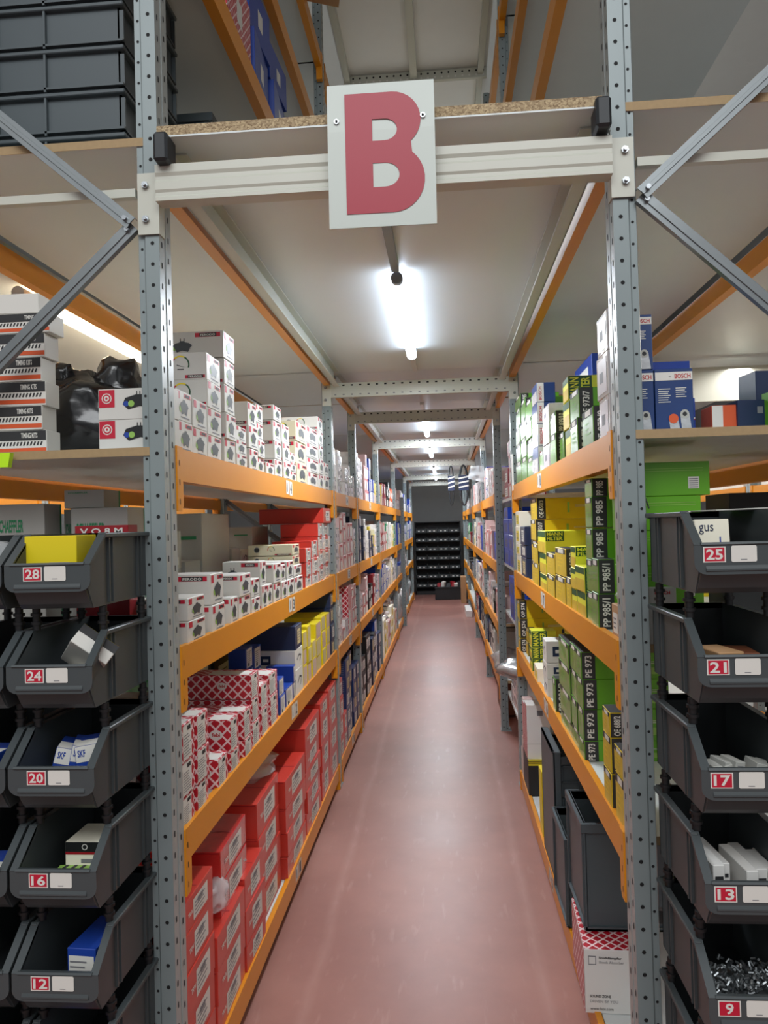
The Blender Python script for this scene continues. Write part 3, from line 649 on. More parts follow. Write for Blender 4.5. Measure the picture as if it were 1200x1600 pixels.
def put(side, xf, shelf, bay, specs, detail=True):
    """specs: (style, y0, y1, [z of base and tops], depth, setback[, variants])"""
    for sp in specs:
        style, y0, y1, zs, d, off = sp[:6]; TOPS.append((shelf, bay, y0, y1, zs[-1])); vs = sp[6] if len(sp) > 6 else None
        k = NSTK.get((shelf, bay), 0); NSTK[(shelf, bay)] = k + 1
        for r in range(len(zs) - 1):
            carton(style, side, xf + side * (off + BR.uniform(0, .006)), y0, y1, zs[r], zs[r + 1], d, shelf, k, r, bay, var=vs[r % len(vs)] if vs else BR.randrange(2), detail=detail)
FL, FRX = XL - .004, XR + .004
put(-1, FL - .004, 'top left', 'near', [
  ('fer', 1.89, 2.007, [1.744, 1.828, 1.907], .16, 0), ('fer', 2.009, 2.133, [1.744, 1.822, 1.904], .16, 0),
  ('fer', 2.143, 2.28, [1.744, 1.818, 1.897, 1.976, 2.056], .16, 0, (0, 0, 1, 1)), ('fer', 2.316, 2.434, [1.744, 1.826, 1.908, 1.995, 2.077, 2.16], .18, 0, (0, 1, 0, 1, 0)),
  ('fers', 2.438, 2.571, [1.744, 1.79, 1.836, 1.883], .12, 0), ('fer', 2.606, 2.725, [1.744, 1.825, 1.903, 1.987], .18, 0, (1, 0, 1)),
  ('fers', 2.727, 2.826, [1.744, 1.803, 1.867, 1.931, 1.999], .14, 0), ('fers', 2.855, 2.997, [1.744, 1.795], .1, 0),
  ('fer', 3.005, 3.133, [1.744, 1.821, 1.895, 1.976, 2.038], .2, 0, (0, 0, 0, 0)), ('fer', 3.17, 3.312, [1.744, 1.824, 1.904, 1.982], .16, 0),
  ('fers', 3.315, 3.444, [1.744, 1.793, 1.834, 1.878], .12, 0), ('ferold', 3.457, 3.707, [1.744, 1.842, 1.943, 2.035], .14, 0),
  ('fer', 3.743, 4.061, [1.744, 1.82, 1.894, 1.965, 2.048], .2, 0), ('fer', 4.085, 4.24, [1.744, 1.829, 1.912, 1.988, 2.068, 2.14], .2, 0),
  ('fers', 4.26, 4.435, [1.744, 1.83, 1.906], .2, 0)])
put(-1, FL, 'third left', 'near', [
  ('fer', 1.93, 2.07, [1.249, 1.309, 1.370], .14, 0, (0, 0)), ('fer', 2.13, 2.25, [1.249, 1.33, 1.418], .20, 0, (0, 0)), ('fer', 2.309, 2.395, [1.249, 1.332], .12, 0, (0,)),
  ('fer', 2.415, 2.566, [1.249, 1.324, 1.398], .14, 0, (0, 0)), ('fers', 2.576, 2.684, [1.249, 1.306, 1.369], .14, 0), ('fer', 2.716, 2.805, [1.249, 1.337, 1.424], .14, 0),
  ('fers', 2.811, 2.9, [1.249, 1.335], .14, 0), ('fer', 2.914, 3.043, [1.249, 1.329, 1.405], .14, 0, (0, 0)), ('fers', 3.053, 3.155, [1.249, 1.324, 1.394], .14, 0),
  ('fer', 3.169, 3.297, [1.249, 1.326, 1.401], .2, 0, (0, 0)), ('fers', 3.316, 3.51, [1.249, 1.327, 1.373], .14, 0),
  ('trwbag', 3.604, 3.756, [1.249, 1.305, 1.374, 1.444], .2, 0), ('trwbag', 3.763, 3.973, [1.249, 1.308, 1.389, 1.471], .2, 0),
  ('trwbag', 3.978, 4.164, [1.249, 1.329, 1.415, 1.492, 1.561], .2, 0), ('trwbag', 4.172, 4.44, [1.249, 1.334, 1.415, 1.488, 1.561], .22, .01)])
put(-1, FL, 'third left', 'near', [('trw', 4.172, 4.45, [1.562, 1.648], .36, 0), ('ferold', 3.33, 3.50, [1.374, 1.42, 1.467], .2, .01)])
put(-1, FL, 'second left', 'near', [
  ('febi', 1.854, 1.949, [.802, .879, .966, 1.063], .12, 0), ('febi', 1.97, 2.07, [.802, .876, .964, 1.056], .14, 0), ('febi', 2.15, 2.25, [.802, .886], .12, 0),
  ('febi', 2.285, 2.382, [.802, .865, .966], .15, 0), ('febi', 2.433, 2.532, [.802, .863, .955], .2, 0), ('febi', 2.549, 2.655, [.802, .885, .966, 1.048], .34, 0),
  ('febi', 2.672, 2.794, [.802, .901, .986], .2, 0), ('febi', 2.804, 2.937, [.802, .919, 1.0], .16, 0),
  ('blues', 2.97, 3.07, [.802, .877, .945], .12, 0), ('blues', 3.09, 3.24, [.802, .882], .1, 0), ('blues', 3.251, 3.30, [.802, .877, .95], .12, 0),
  ('white', 3.31, 3.475, [.802, .917, 1.004], .2, 0), ('yel', 3.484, 3.589, [.802, .904, .977, 1.056], .10, 0), ('yel', 3.599, 3.692, [.802, .896, .968, 1.071], .10, 0),
  ('yel', 3.699, 3.822, [.802, .898, .981], .10, 0), ('yel', 3.827, 3.999, [.802, .881, .968, 1.05], .10, 0), ('yel', 4.026, 4.154, [.802, .892, .986, 1.06], .2, 0),
  ('yel', 4.162, 4.295, [.802, .894, .981, 1.061], .2, 0), ('navy', 4.345, 4.49, [.802, .885, .977, 1.073, 1.155], .25, 0)])
put(-1, FL - .13, 'second left', 'near', [('blues', 2.97, 3.08, [.802, .90, .985, 1.07], .07, 0), ('blues', 3.10, 3.22, [.802, .88, .96, 1.05], .07, 0), ('black', 2.7, 2.9, [.802, .95, 1.09], .1, .12)])
put(-1, FL, 'second left', 'near', [('navy', 3.31, 3.475, [1.005, 1.11], .3, 0)])
put(-1, FL, 'bottom left', 'near', [
  ('trw', 1.857, 2.085, [.13, .235, .338, .442, .538, .618], .3, 0), ('trw', 2.094, 2.40, [.13, .222, .316, .411], .3, 0),
  ('trw', 2.41, 2.655, [.13, .215, .325, .43], .3, .0), ('trw', 2.66, 3.016, [.13, .24, .345, .45, .573], .3, .02),
  ('trw', 3.051, 3.456, [.13, .22, .314, .411, .522], .3, 0), ('trw', 3.478, 3.864, [.13, .23, .33, .415, .499, .618], .3, 0),
  ('trw', 3.906, 4.17, [.13, .28, .415, .551, .63], .3, 0), ('trw', 4.18, 4.49, [.13, .28, .415, .551, .64], .3, 0)])
put(1, FRX, 'top right', 'near', [
  ('wrapw', 1.90, 2.03, [1.744, 1.85, 1.96, 2.06], .06, 0), ('filG', 2.103, 2.25, [1.744, 1.85], .17, 0, (4,)), ('filG', 2.329, 2.47, [1.744, 1.85, 1.942], .2, 0, (3, 3)), ('mann', 2.481, 2.595, [1.744, 1.84, 1.93, 2.007], .14, 0, (1, 1, 1)),
  ('filG', 2.66, 2.765, [1.744, 1.85], .2, .01, (5,)), ('filG', 2.778, 2.917, [1.744, 1.858, 1.938], .2, 0, (5, 5)), ('wrapw', 2.95, 3.12, [1.744, 1.84, 1.92, 1.99], .2, 0), ('filG', 3.14, 3.30, [1.744, 1.83], .2, 0),
  ('bosch', 3.318, 3.5, [1.744, 1.864, 1.961, 2.053, 2.138], .08, 0), ('filG', 3.52, 3.74, [1.744, 1.84, 1.93, 2.02, 2.11], .2, 0), ('filG', 3.76, 4.0, [1.744, 1.863, 1.958, 2.051, 2.149], .2, 0), ('filG', 4.02, 4.29, [1.744, 1.863, 1.958, 2.051, 2.149, 2.21], .2, 0)])
put(1, FRX + .13, 'top right', 'near', [('navyplain', 3.3, 3.7, [1.744, 1.92, 2.09, 2.25], .22, .1)])
put(1, FRX, 'third right', 'near', [
  ('card', 1.90, 1.985, [1.249, 1.335], .09, .01), ('filG', 2.092, 2.19, [1.249, 1.345, 1.437], .22, 0, (2, 2)), ('filG', 2.193, 2.289, [1.249, 1.339, 1.431, 1.521, 1.608, 1.66], .22, .004, (2, 2, 1, 1, 1)),
  ('mann', 2.299, 2.451, [1.249, 1.328, 1.405], .14, 0, (1, 1)), ('mann', 2.456, 2.55, [1.249, 1.324, 1.392, 1.46], .14, 0, (1, 0, 0)),
  ('filY', 2.56, 2.655, [1.249, 1.353], .14, 0), ('filY', 2.666, 2.889, [1.249, 1.346, 1.445], .14, 0), ('filY', 2.904, 3.135, [1.249, 1.334, 1.42], .14, 0, (1, 1)),
  ('mann', 3.152, 3.385, [1.249, 1.322, 1.41, 1.5], .18, 0, (1, 0, 0)), ('filY', 3.435, 3.60, [1.249, 1.353, 1.44], .2, 0, (1, 1)), ('filY', 3.62, 3.844, [1.249, 1.353, 1.45, 1.55, 1.65], .34, .02, (1, 1, 1, 2)),
  ('navy', 3.947, 4.2, [1.249, 1.354, 1.419, 1.515], .2, 0), ('cream', 4.22, 4.46, [1.249, 1.354, 1.419, 1.515, 1.60], .2, 0)])
put(1, FRX + .19, 'third right', 'near', [('boschk', 2.75, 2.95, [1.249, 1.40, 1.545], .2, 0)])
put(1, FRX, 'second right', 'near', [
  ('filY', 1.865, 1.955, [.802, .924, .988], .055, 0, (0, 0)), ('filY', 2.0, 2.094, [.802, .895, .986, 1.048], .08, 0, (4, 4, 0)),
  ('filG', 2.399, 2.50, [.802, .866, .962, 1.053, 1.135], .26, 0, (0,)), ('filG', 2.505, 2.62, [.802, .866, .962, 1.053, 1.135], .26, 0, (0,)), ('filG', 2.626, 2.87, [.802, .857, .949, 1.04, 1.126], .22, 0, (0,)),
  ('filG', 3.0, 3.068, [.802, .933], .1, .0, (6,)), ('white', 3.25, 3.37, [.802, .883, .948, 1.039], .14, 0), ('white', 3.39, 3.52, [.802, .883, .97], .14, .05), ('cream', 3.54, 3.7, [.802, .87], .14, 0),
  ('mann', 3.805, 3.916, [.802, .869, .925, 1.005], .12, 0, (1, 1, 1)), ('filY', 4.25, 4.36, [.802, .88, .95], .12, .03), ('filY', 4.39, 4.49, [.802, .884, .992, 1.09], .3, 0, (3, 3, 3))])
put(1, FRX + .16, 'second right', 'near', [('mann', 3.6, 3.8, [.802, .9, 1.0, 1.08], .15, 0, (0,)), ('white', 3.2, 3.4, [.802, .9, 1.0, 1.1], .15, 0)])

# further bays: mixed stock, stack by stack
def fill(side, xf, shelf, bay, y0, y1, z, ztop, seq, wid=(.11, .17), hgt=(.075, .1), dep=.22, seed=1, gap=.004, detail=False):
    r = random.Random(seed); y = y0; i = 0; specs = []
    while y < y1 - .07:
        w = min(r.uniform(*wid), y1 - y); st = seq[min(int((y - y0) / (y1 - y0) * len(seq)), len(seq) - 1)]
        if isinstance(st, (list, tuple)): st = r.choice(st)
        t = ztop if isinstance(ztop, (int, float)) else ztop[0] + (ztop[1] - ztop[0]) * (y - y0) / (y1 - y0)
        t -= r.uniform(0, .12); zs = [z]; h = r.uniform(*hgt)
        while zs[-1] + h < t or len(zs) == 1: zs.append(zs[-1] + h)
        specs.append((st, y, y + w - gap, zs, dep, r.uniform(0, .02))); y += w
    put(side, xf, shelf, bay, specs, detail=detail)
B1 = (4.60, 5.70); B2 = (5.82, 7.68); B3 = (7.80, 10.28); B4 = (10.42, 13.36); B5 = (13.52, 15.56)
fill(-1, FL, 'top left', 'second', *B1, 1.744, (2.14, 1.98), ['wrapw'], seed=1)
fill(-1, FL, 'top left', 'third', *B2, 1.744, (2.24, 2.1), ['wrapw', 'wrapw', 'redw', 'blue2', ('yel', 'blues'), ('blues', 'yel')], (.12, .17), (.09, .12), seed=2)
fill(-1, FL, 'top left', 'fourth', *B3, 1.744, (2.14, 2.14), [('blues', 'yel'), ('crimson', 'redw'), ('redw', 'black'), ('yel', 'orange'), ('orange', 'wrapw')], (.17, .23), (.10, .13), seed=3)
fill(-1, FL, 'top left', 'fifth', *B4, 1.744, 2.14, [('redw', 'wrapw'), ('orange', 'blues'), ('blues', 'wrapw'), 'blue2'], (.34, .44), (.13, .17), seed=4)
fill(-1, FL, 'top left', 'sixth', *B5, 1.744, 2.1, ['blue2', ('blues', 'wrapw')], (.38, .5), (.14, .18), seed=5)
fill(-1, FL, 'third left', 'second', *B1, 1.249, 1.70, ['wrapw', 'redw', 'redw', ('redw', 'wrapw')], (.12, .19), (.08, .11), seed=6)
fill(-1, FL, 'third left', 'third', *B2, 1.249, (1.66, 1.6), [('navy', 'blues'), 'white', ('navy', 'yel'), ('white', 'wrapw')], (.12, .17), (.08, .11), seed=7)
fill(-1, FL, 'third left', 'fourth', *B3, 1.249, 1.66, [('crimson', 'redw'), 'redw', ('white', 'green2'), ('wrapw', 'cream'), ('cream', 'green2')], (.17, .23), (.09, .12), seed=8)
fill(-1, FL, 'third left', 'fifth', *B4, 1.249, 1.66, ['blue2', ('blues', 'blue2')], (.34, .44), (.12, .16), seed=9)
fill(-1, FL, 'third left', 'sixth', *B5, 1.249, 1.66, ['blue2', 'blues'], (.38, .5), (.14, .18), seed=10)
put(-1, FL, 'second left', 'second', [('white', 4.6, 4.72, [.802, .87, .94, 1.01, 1.08, 1.15], .2, 0), ('wrapw', 4.73, 4.85, [.802, .88, .96, 1.04, 1.11], .2, 0), ('redw', 4.86, 4.96, [.802, .89], .1, 0), ('wrapw', 4.97, 5.12, [.802, .93], .2, 0),
    ('febibig', 5.15, 5.33, [.802, 1.13], .36, 0), ('redw', 5.35, 5.46, [.802, .88, .96, 1.04, 1.1], .2, 0), ('redw', 5.47, 5.6, [.802, .88, .96, 1.04, 1.12], .2, 0)])
fill(-1, FL, 'second left', 'third', *B2, .802, 1.17, [('redw', 'wrapw'), ('redw', 'white'), ('black', 'redw'), ('crimson', 'wrapw'), ('blues', 'redw')], (.14, .2), (.08, .11), seed=12)
fill(-1, FL, 'second left', 'fourth', *B3, .802, 1.17, ['blues', 'blue2', 'wrapw', 'cream', 'wrapw'], (.17, .23), (.09, .12), seed=13)
fill(-1, FL, 'second left', 'fifth', *B4, .802, 1.1, ['blue2', 'blues', 'wrapw'], (.34, .44), (.12, .16), seed=14)
put(-1, FL, 'bottom left', 'second', [('trw', 4.60, 4.78, [.13, .25, .37, .49, .6], .3, 0), ('trw', 4.79, 4.93, [.13, .25, .36], .3, 0)])
fill(-1, FL, 'bottom left', 'second', 4.95, 5.70, .13, (.70, .64), ['sachs'], (.17, .2), (.1, .11), .3, seed=15)
fill(-1, FL, 'bottom left', 'third', *B2, .13, .68, ['black', ('navy', 'black'), ('blues', 'black'), ('wrapw', 'navy')], (.2, .26), (.11, .15), .3, seed=16)
fill(-1, FL, 'bottom left', 'fourth', *B3, .13, .60, [('wrapw', 'cream'), ('cream', 'redw'), ('redw', 'cream')], (.24, .34), (.13, .17), .3, seed=17)
FX2 = XR2 + .004
fill(1, FX2, 'top right', 'third', *B2, 1.744, (2.02, 2.15), [('redw', 'wrapw'), 'wrapw', ('blues', 'redw'), 'redw'], (.13, .18), (.09, .12), seed=21)
fill(1, FX2, 'top right', 'fourth', *B3, 1.744, 2.16, ['wrapw', ('wrapw', 'grey'), ('grey', 'redw')], (.22, .3), (.12, .15), seed=22)
fill(1, FX2, 'top right', 'fifth', *B4, 1.744, 2.1, [('wrapw', 'white'), 'wrapw'], (.34, .44), (.13, .17), seed=23)
fill(1, FX2, 'third right', 'third', *B2, 1.235, 1.64, ['bigblue', 'redw', ('redw', 'wrapw'), ('redw', 'orange')], (.16, .22), (.09, .12), seed=24)
fill(1, FX2, 'third right', 'fourth', *B3, 1.235, 1.66, ['bigblue', 'redw', ('grey', 'wrapw'), 'cream'], (.22, .3), (.12, .16), seed=25)
fill(1, FX2, 'third right', 'fifth', *B4, 1.235, 1.62, [('crimson', 'black'), ('green2', 'crimson')], (.34, .44), (.12, .16), seed=26)
fill(1, FX2, 'second right', 'third', *B2, .785, 1.12, [('black', 'redw'), ('redw', 'wrapw'), 'wrapw'], (.16, .22), (.09, .12), seed=27)
fill(1, FX2, 'second right', 'fourth', *B3, .785, 1.16, [('wrapw', 'redw'), ('card', 'white'), ('blues', 'white')], (.22, .3), (.11, .14), seed=28)
fill(1, FX2, 'second right', 'fifth', *B4, .785, 1.1, [('crimson', 'navy'), 'black'], (.34, .44), (.12, .16), seed=29)
fill(1, FX2, 'bottom right', 'third', 6.6, 7.68, .365, .70, [('black', 'grey'), 'navy'], (.2, .26), (.1, .13), seed=30)
fill(1, FX2, 'bottom right', 'fourth', *B3, .365, .72, [('black', 'crimson'), ('navy', 'redw'), 'crimson'], (.26, .34), (.11, .15), seed=31)
put(1, .425, 'set back right', 'second', [('redw', 4.80, 5.1, [1.70, 1.79, 1.88, 1.97, 2.06], .2, 0), ('crimson', 5.15, 5.5, [1.70, 1.80, 1.9], .25, 0),
    ('bigblue', 4.85, 5.2, [1.245, 1.35, 1.455, 1.56], .28, 0), ('bigblue', 5.22, 5.6, [1.245, 1.35, 1.455, 1.56, 1.64], .28, 0), ('bigblue', 4.95, 5.25, [.9, 1.04, 1.18], .25, 0)])
put(1, .43, 'set back right', 'second', [('wrapw', 4.85, 5.4, [.30, .42, .54], .4, 0)])

# back rows glimpsed deeper in the left rack and in the neighbouring racks
put(-1, -1.0, 'rear third left', 'near', [('grey', 2.34, 2.52, [1.249, 1.42, 1.61], .2, 0), ('grey', 2.56, 2.85, [1.249, 1.40, 1.545], .2, 0), ('grey', 2.9, 3.08, [1.249, 1.42], .2, 0), ('grey', 3.12, 3.5, [1.249, 1.615], .24, 0),
    ('grey', 3.54, 3.7, [1.249, 1.35, 1.45], .2, 0), ('white', 3.74, 3.86, [1.249, 1.35, 1.44], .2, 0), ('grey', 3.95, 4.3, [1.249, 1.40, 1.55], .24, 0)])
fill(-1, -1.05, 'rear second left', 'near', 2.0, 4.4, .802, 1.05, ['black', 'green2', 'black', 'yel'], (.3, .4), (.12, .16), .22, seed=42)
fill(1, .80, 'rear third right', 'near', 2.9, 4.4, 1.249, 1.6, ['yel', 'navy'], (.3, .4), (.12, .16), .2, seed=43)
for sd, s, xb in (('left', -1, -2.46), ('right', 1, 2.21)):
    for k, (a, b) in enumerate(((2.35, 4.4), (4.7, 5.6), (5.9, 7.6))):
        fill(s, xb, f'next rack {sd} top', BAYN[k], a, b, 1.745, 2.05, [('white', 'green2'), ('cream', 'white')], (.3, .42), (.12, .18), .3, seed=50 + k)
        fill(s, xb, f'next rack {sd} third', BAYN[k], a, b, 1.25, 1.55, [('grey', 'white'), ('navy', 'grey')], (.3, .42), (.12, .18), .3, seed=60 + k)

# ------------------------------------------------------------------ crumpled bags and film
def crumple(name, loc, size, mt, label, cat='bag', group=None, seed=1, amp=.35, sub=3, fold=0, parent=None):
    import bmesh
    bm = bmesh.new(); bmesh.ops.create_icosphere(bm, subdivisions=sub, radius=1)
    for v in bm.verts:
        p = v.co.copy(); n = noise.noise(p * 1.7 + V(seed, 0, 0)); n2 = noise.noise(p * 5 + V(0, seed, 0)); n3 = noise.noise(p * 11 + V(0, 0, seed))
        c = p * (1 + amp * n + amp * .45 * n2 + amp * .22 * n3)
        if c.z < 0: c.z *= .75
        v.co = V(c.x * size[0], c.y * size[1], max(c.z, -.72) * size[2] + size[2] * .72)
    me = bpy.data.meshes.new(name); bm.to_mesh(me); bm.free(); me.materials.append(MAT[mt])
    if fold < 1:
        for p in me.polygons: p.use_smooth = True
    o = bpy.data.objects.new(name, me); COL.objects.link(o); o.location = loc
    if parent: o.parent = parent
    return tag(o, label, cat, group)

# ------------------------------------------------------------------ grey picking bins at both rack ends
def make_bin(side, num):
    """side -1 = left stack (open outer flank faces the aisle, +x). Origin: middle of base, back at y=.33"""
    W, D, H, t = .178, .33, .150, .004
    e = empty('picking_bin', (0, 0, 0), label='x', cat='storage bin')
    hw = .076; fw = .088
    out = [(.035, 0), (D, 0), (D, H), (.072, H), (.066, H - .004), (.004, .092), (0, .085), (0, .05), (.012, .04)]
    m = MB()
    for s in (-1, 1):
        x1 = s * hw; m.prism(out, 'x', min(x1, x1 - s * t), max(x1, x1 - s * t), 'bin')
        for yy in (.10, .118, .25, .268): m.box(x1, x1 + s * .005, yy, yy + .005, .004, H - .010, 'bin')
        m.box(x1 - s * .002, x1 + s * .011, .066, D, H - .010, H, 'bin', .002)
        xa, xb = sorted((x1 - s * t, s * fw))
        m.prism([(.072, H + .001), (.066, H - .012), (.0, .086), (-.005, .090)][::-1], 'x', xa, xb, 'bin')
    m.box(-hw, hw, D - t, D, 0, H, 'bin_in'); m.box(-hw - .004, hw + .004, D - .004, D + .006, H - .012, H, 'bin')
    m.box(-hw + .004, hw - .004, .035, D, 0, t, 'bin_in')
    m.prism([(.035, 0), (.024, .010), (.004, .040), (.012, .042), (.036, .006)], 'x', -hw + .002, hw - .002, 'bin')
    m.build('tub', e)
    fp = MB(); k = []
    for cx, a0 in ((-fw + .024, 180), (fw - .024, 270)):
        for i in range(5): a = math.radians(a0 + 90 * i / 4); k.append((cx + .024 * math.cos(a), .056 + .020 * math.sin(a)))
    k += [(fw, .090), (-fw, .090)]
    fp.prism(k, 'y', -.004, .0, 'bin'); fp.prism([(-.004, .088), (-.007, .090), (-.005, .094), (.004, .093), (.004, .088)], 'x', -hw, hw, 'bin')
    fp.prism([(-.004, .041), (-.006, .043), (-.006, .046), (-.004, .052)], 'x', -fw + .02, fw - .02, 'bin')
    fp.build('front_panel', e)
    F = (V(0, -.0045, 0), V(1, 0, 0), V(0, 0, 1), V(0, -1, 0)); nl = MB(); x = -.029 if side < 0 else -.053
    nl.rect(F, x - .0195, .058, x + .0195, .086, 'paper', .0004); nl.rect(F, x - .0172, .060, x + .0172, .084, 'labelred', .0008)
    nl.text(F, num, x - .0145 if len(num) > 1 else x - .007, .0625, .029 if len(num) > 1 else .014, .019, 'paper'); nl.build('number_label', e, label=f'red label with number {num}')
    cl = MB(); x += .045 if side < 0 else .050; cl.pr(F, [(x - .021, .060), (x - .019, .058), (x + .021, .058), (x + .023, .060), (x + .023, .085), (x + .021, .087), (x - .019, .087), (x - .021, .085)], 'paper', .0006); cl.rect(F, x - .005, .0615, x + .006, .063, 'inkgrey', .001); cl.build('blank_label', e, label='white paper label')
    for s in (-1, 1):
        for yy in (.085, .285):
            p = MB(); x1 = s * (hw - .004)
            p.cyl((x1, yy, H), (x1, yy, H + .0485), .0085, 'black', 8); p.cyl((x1, yy, H + .012), (x1, yy, H + .018), .012, 'black', 8).cyl((x1, yy, H + .03), (x1, yy, H + .036), .012, 'black', 8)
            p.build('stacking_peg', e)
    return e
PIT = .2
def binstack(side, x, y, ztop, nums, first_label, grp):
    out = []
    for i, n in enumerate(nums):
        z = ztop - .150 - PIT * i; e = make_bin(side, n); e.location = (x, y, z)
        tag(e, first_label(n), 'storage bin', grp)
        if i == 0:
            for c in list(e.children):
                if c.name.startswith('stacking_peg'): bpy.data.objects.remove(c)
        out.append(e)
    return out
LB = binstack(-1, -.784, 1.458, 1.544, ['28', '24', '20', '16', '12', '8', '4'], lambda n: f'dark grey plastic bin numbered {n} in the left stack', 'numbered bins on the left')
LB2 = binstack(-1, -.966, 1.458, 1.544, ['27', '23', '19', '15', '11', '7', '3'], lambda n: f'dark grey bin at left picture edge, beside bin {int(n)+1}', 'outer bins on the left')
RB = binstack(1, .530, 1.410, 1.555, ['25', '21', '17', '13', '9', '5', '1'], lambda n: f'dark grey plastic bin numbered {n} in the right stack', 'numbered bins on the right')
for b in LB2:
    for c in list(b.children):
        if c.name.startswith(('number_label',)): bpy.data.objects.remove(c)
for sd, x, y, w, h in (('left', -.9, 1.47, .39, .192), ('right', .532, 1.42, .18, .203)):
    e = empty('bin_stand', (x, y, 0), label=f'low grey steel plinth under the {sd} bins', cat='stand')
    MB().box(-w / 2, w / 2, .03, .32, h - .015, h - .0015, 'steel').build('top_plate', e)
    for a in (-1, 1):
        for b in (.05, .3): MB().box(a * (w / 2 - .02) - .012, a * (w / 2 - .02) + .012, b - .012, b + .012, 0, h - .015, 'steel').build('leg', e)

def freebox(name, loc, dims, rot, paint, label, cat='box', group=None, body='paper'):
    o = MB(); w, d, h = dims; o.box(-w / 2, w / 2, -d / 2, d / 2, 0, h, body, .0012)
    Fr = (V(-w / 2, -d / 2, 0), V(1, 0, 0), V(0, 0, 1), V(0, -1, 0)); T = (V(-w / 2, -d / 2, h), V(1, 0, 0), V(0, 1, 0), V(0, 0, 1)); R_ = (V(w / 2, -d / 2, 0), V(0, 1, 0), V(0, 0, 1), V(1, 0, 0))
    if paint: paint(o, Fr, T, R_, w, d, h)
    ob = o.build(name, label=label, cat=cat, group=group); ob.location = loc; ob.rotation_euler = rot; return ob
def bz(i, side=-1): return (1.544 if side < 0 else 1.555) - .150 - PIT * i + .0045
# left bins' contents
def p_yel(o, F, T, R_, w, d, h): o.rect(F, w * .48, .002, w * .86, h * .62, 'yelpale'); lines(o, F, w * .52, h * .1, w * .8, h * .5, 3)
freebox('yellow_carton', (-.808, 1.56, bz(0)), (.108, .10, .142), (0, 0, .05), p_yel, 'yellow carton standing in bin number 28', body='yel')
def p_wy(o, F, T, R_, w, d, h): o.rect(F, 0, h * .82, w, h, 'yel'); o.rect(T, 0, 0, w, d * .25, 'yel'); lines(o, F, w * .1, h * .1, w * .9, h * .3, 2)
freebox('filter_carton', (-.762, 1.55, bz(1) + .078), (.085, .13, .045), (math.radians(-30), math.radians(38), .3), lambda o, F, T, R_, w, d, h: (o.rect(F, 0, h * .6, w, h, 'ink'), o.rect(T, 0, 0, w, d * .2, 'yel')), 'white and yellow carton tipped on its corner in bin 24', body='paper')
freebox('small_carton', (-.775, 1.56, bz(1)), (.06, .05, .05), (0, 0, 0), lambda o, F, T, R_, w, d, h: o.rect(F, w * .2, h * .3, w * .6, h * .6, 'inkgrey'), 'small grey-white carton under the tipped one in bin 24')
def p_skf(o, F, T, R_, w, d, h): o.rect(F, .001, h * .55, w - .001, h, 'paper'); o.rect(T, .001, .001, w - .001, d * .5, 'paper'); o.text(F, 'SKF', w * .1, h * .7, w * .3, h * .2, 'blue')
for j, (x, rz, ry) in enumerate(((-.81, .3, .25), (-.775, .35, .2), (-.745, .3, -.1))):
    freebox('bearing_carton', (x, 1.56, bz(2) + .034 + .004 * j), (.05, .09, .072), (0, ry, rz), p_skf, ['leftmost', 'middle', 'rightmost'][j] + ' blue and white carton in bin 20', body='blue', group='cartons in bin 20')
def p_gates(o, F, T, R_, w, d, h): o.rect(F, .001, h * .6, w - .001, h, 'black'); o.rect(F, .001, h * .5, w - .001, h * .6, 'trwdark', .0009); o.ring(F, w * .5, h * .8, h * .12, h * .09, 'paper', rx if False else 0, 360); o.rect(F, w * .4, h * .15, w * .75, h * .32, 'inkgrey'); o.disc(F, w * .85, h * .32, h * .07, 'ink')
for j, z in enumerate((.0, .052)):
    freebox('belt_carton', (-.765, 1.60, bz(3) + z), (.085, .1, .051), (0, 0, 0), p_gates, ('lower' if j == 0 else 'upper') + ' black and cream belt carton in bin 16', body='cream')
freebox('striped_carton', (-.78, 1.53, bz(3)), (.075, .05, .055), (0, 0, .1), lambda o, F, T, R_, w, d, h: [o.pr(T, [(w * a, 0), (w * (a + .1), 0), (w * (a + .25), d), (w * (a + .15), d)], 'ink') for a in (.05, .3, .55)], 'pale green striped carton at the front of bin 16', body='lime')
def p_top(o, F, T, R_, w, d, h): o.rect(F, w * .06, h * .34, w * .94, h * .86, 'paper'); lines(o, F, w * .1, h * .4, w * .8, h * .8, 4); o.rect(F, .001, .001, w - .001, h * .3, 'red'); o.text(F, 'topran', w * .3, h * .08, w * .6, h * .14, 'paper')
freebox('parts_carton', (-.752, 1.575, bz(4)), (.062, .13, .105), (0, 0, -.08), p_top, 'blue carton with white label standing in bin 12', body='blue')
for j, x in enumerate((-.82, -.76)):
    freebox('low_carton', (x, 1.55, bz(5)), (.055, .09, .07), (0, 0, .1), p_top if j == 0 else None, ('blue' if j == 0 else 'red') + ' carton in the lowest visible left bin', body='blue' if j == 0 else 'trwdark')
crumple('clear_bag', (-.965, 1.57, bz(0)), (.05, .06, .075), 'clear', 'crumpled clear bag in the bin at the left edge beside bin 28', seed=3)
for j, z in enumerate((0, .05)): freebox('bearing_carton', (-.955, 1.545, bz(2) + z), (.06, .09, .049), (0, 0, 0), p_skf, ('lower' if j == 0 else 'upper') + ' blue carton in the edge bin beside bin 20', body='blue')
freebox('flat_carton', (-.955, 1.55, bz(1)), (.07, .1, .06), (0, 0, .1), None, 'dark blue carton in the edge bin beside bin 24', body='blue')
freebox('flat_carton', (-.955, 1.55, bz(3)), (.07, .12, .06), (0, 0, .1), p_skf, 'white-topped blue carton in the edge bin beside bin 16', body='blue')
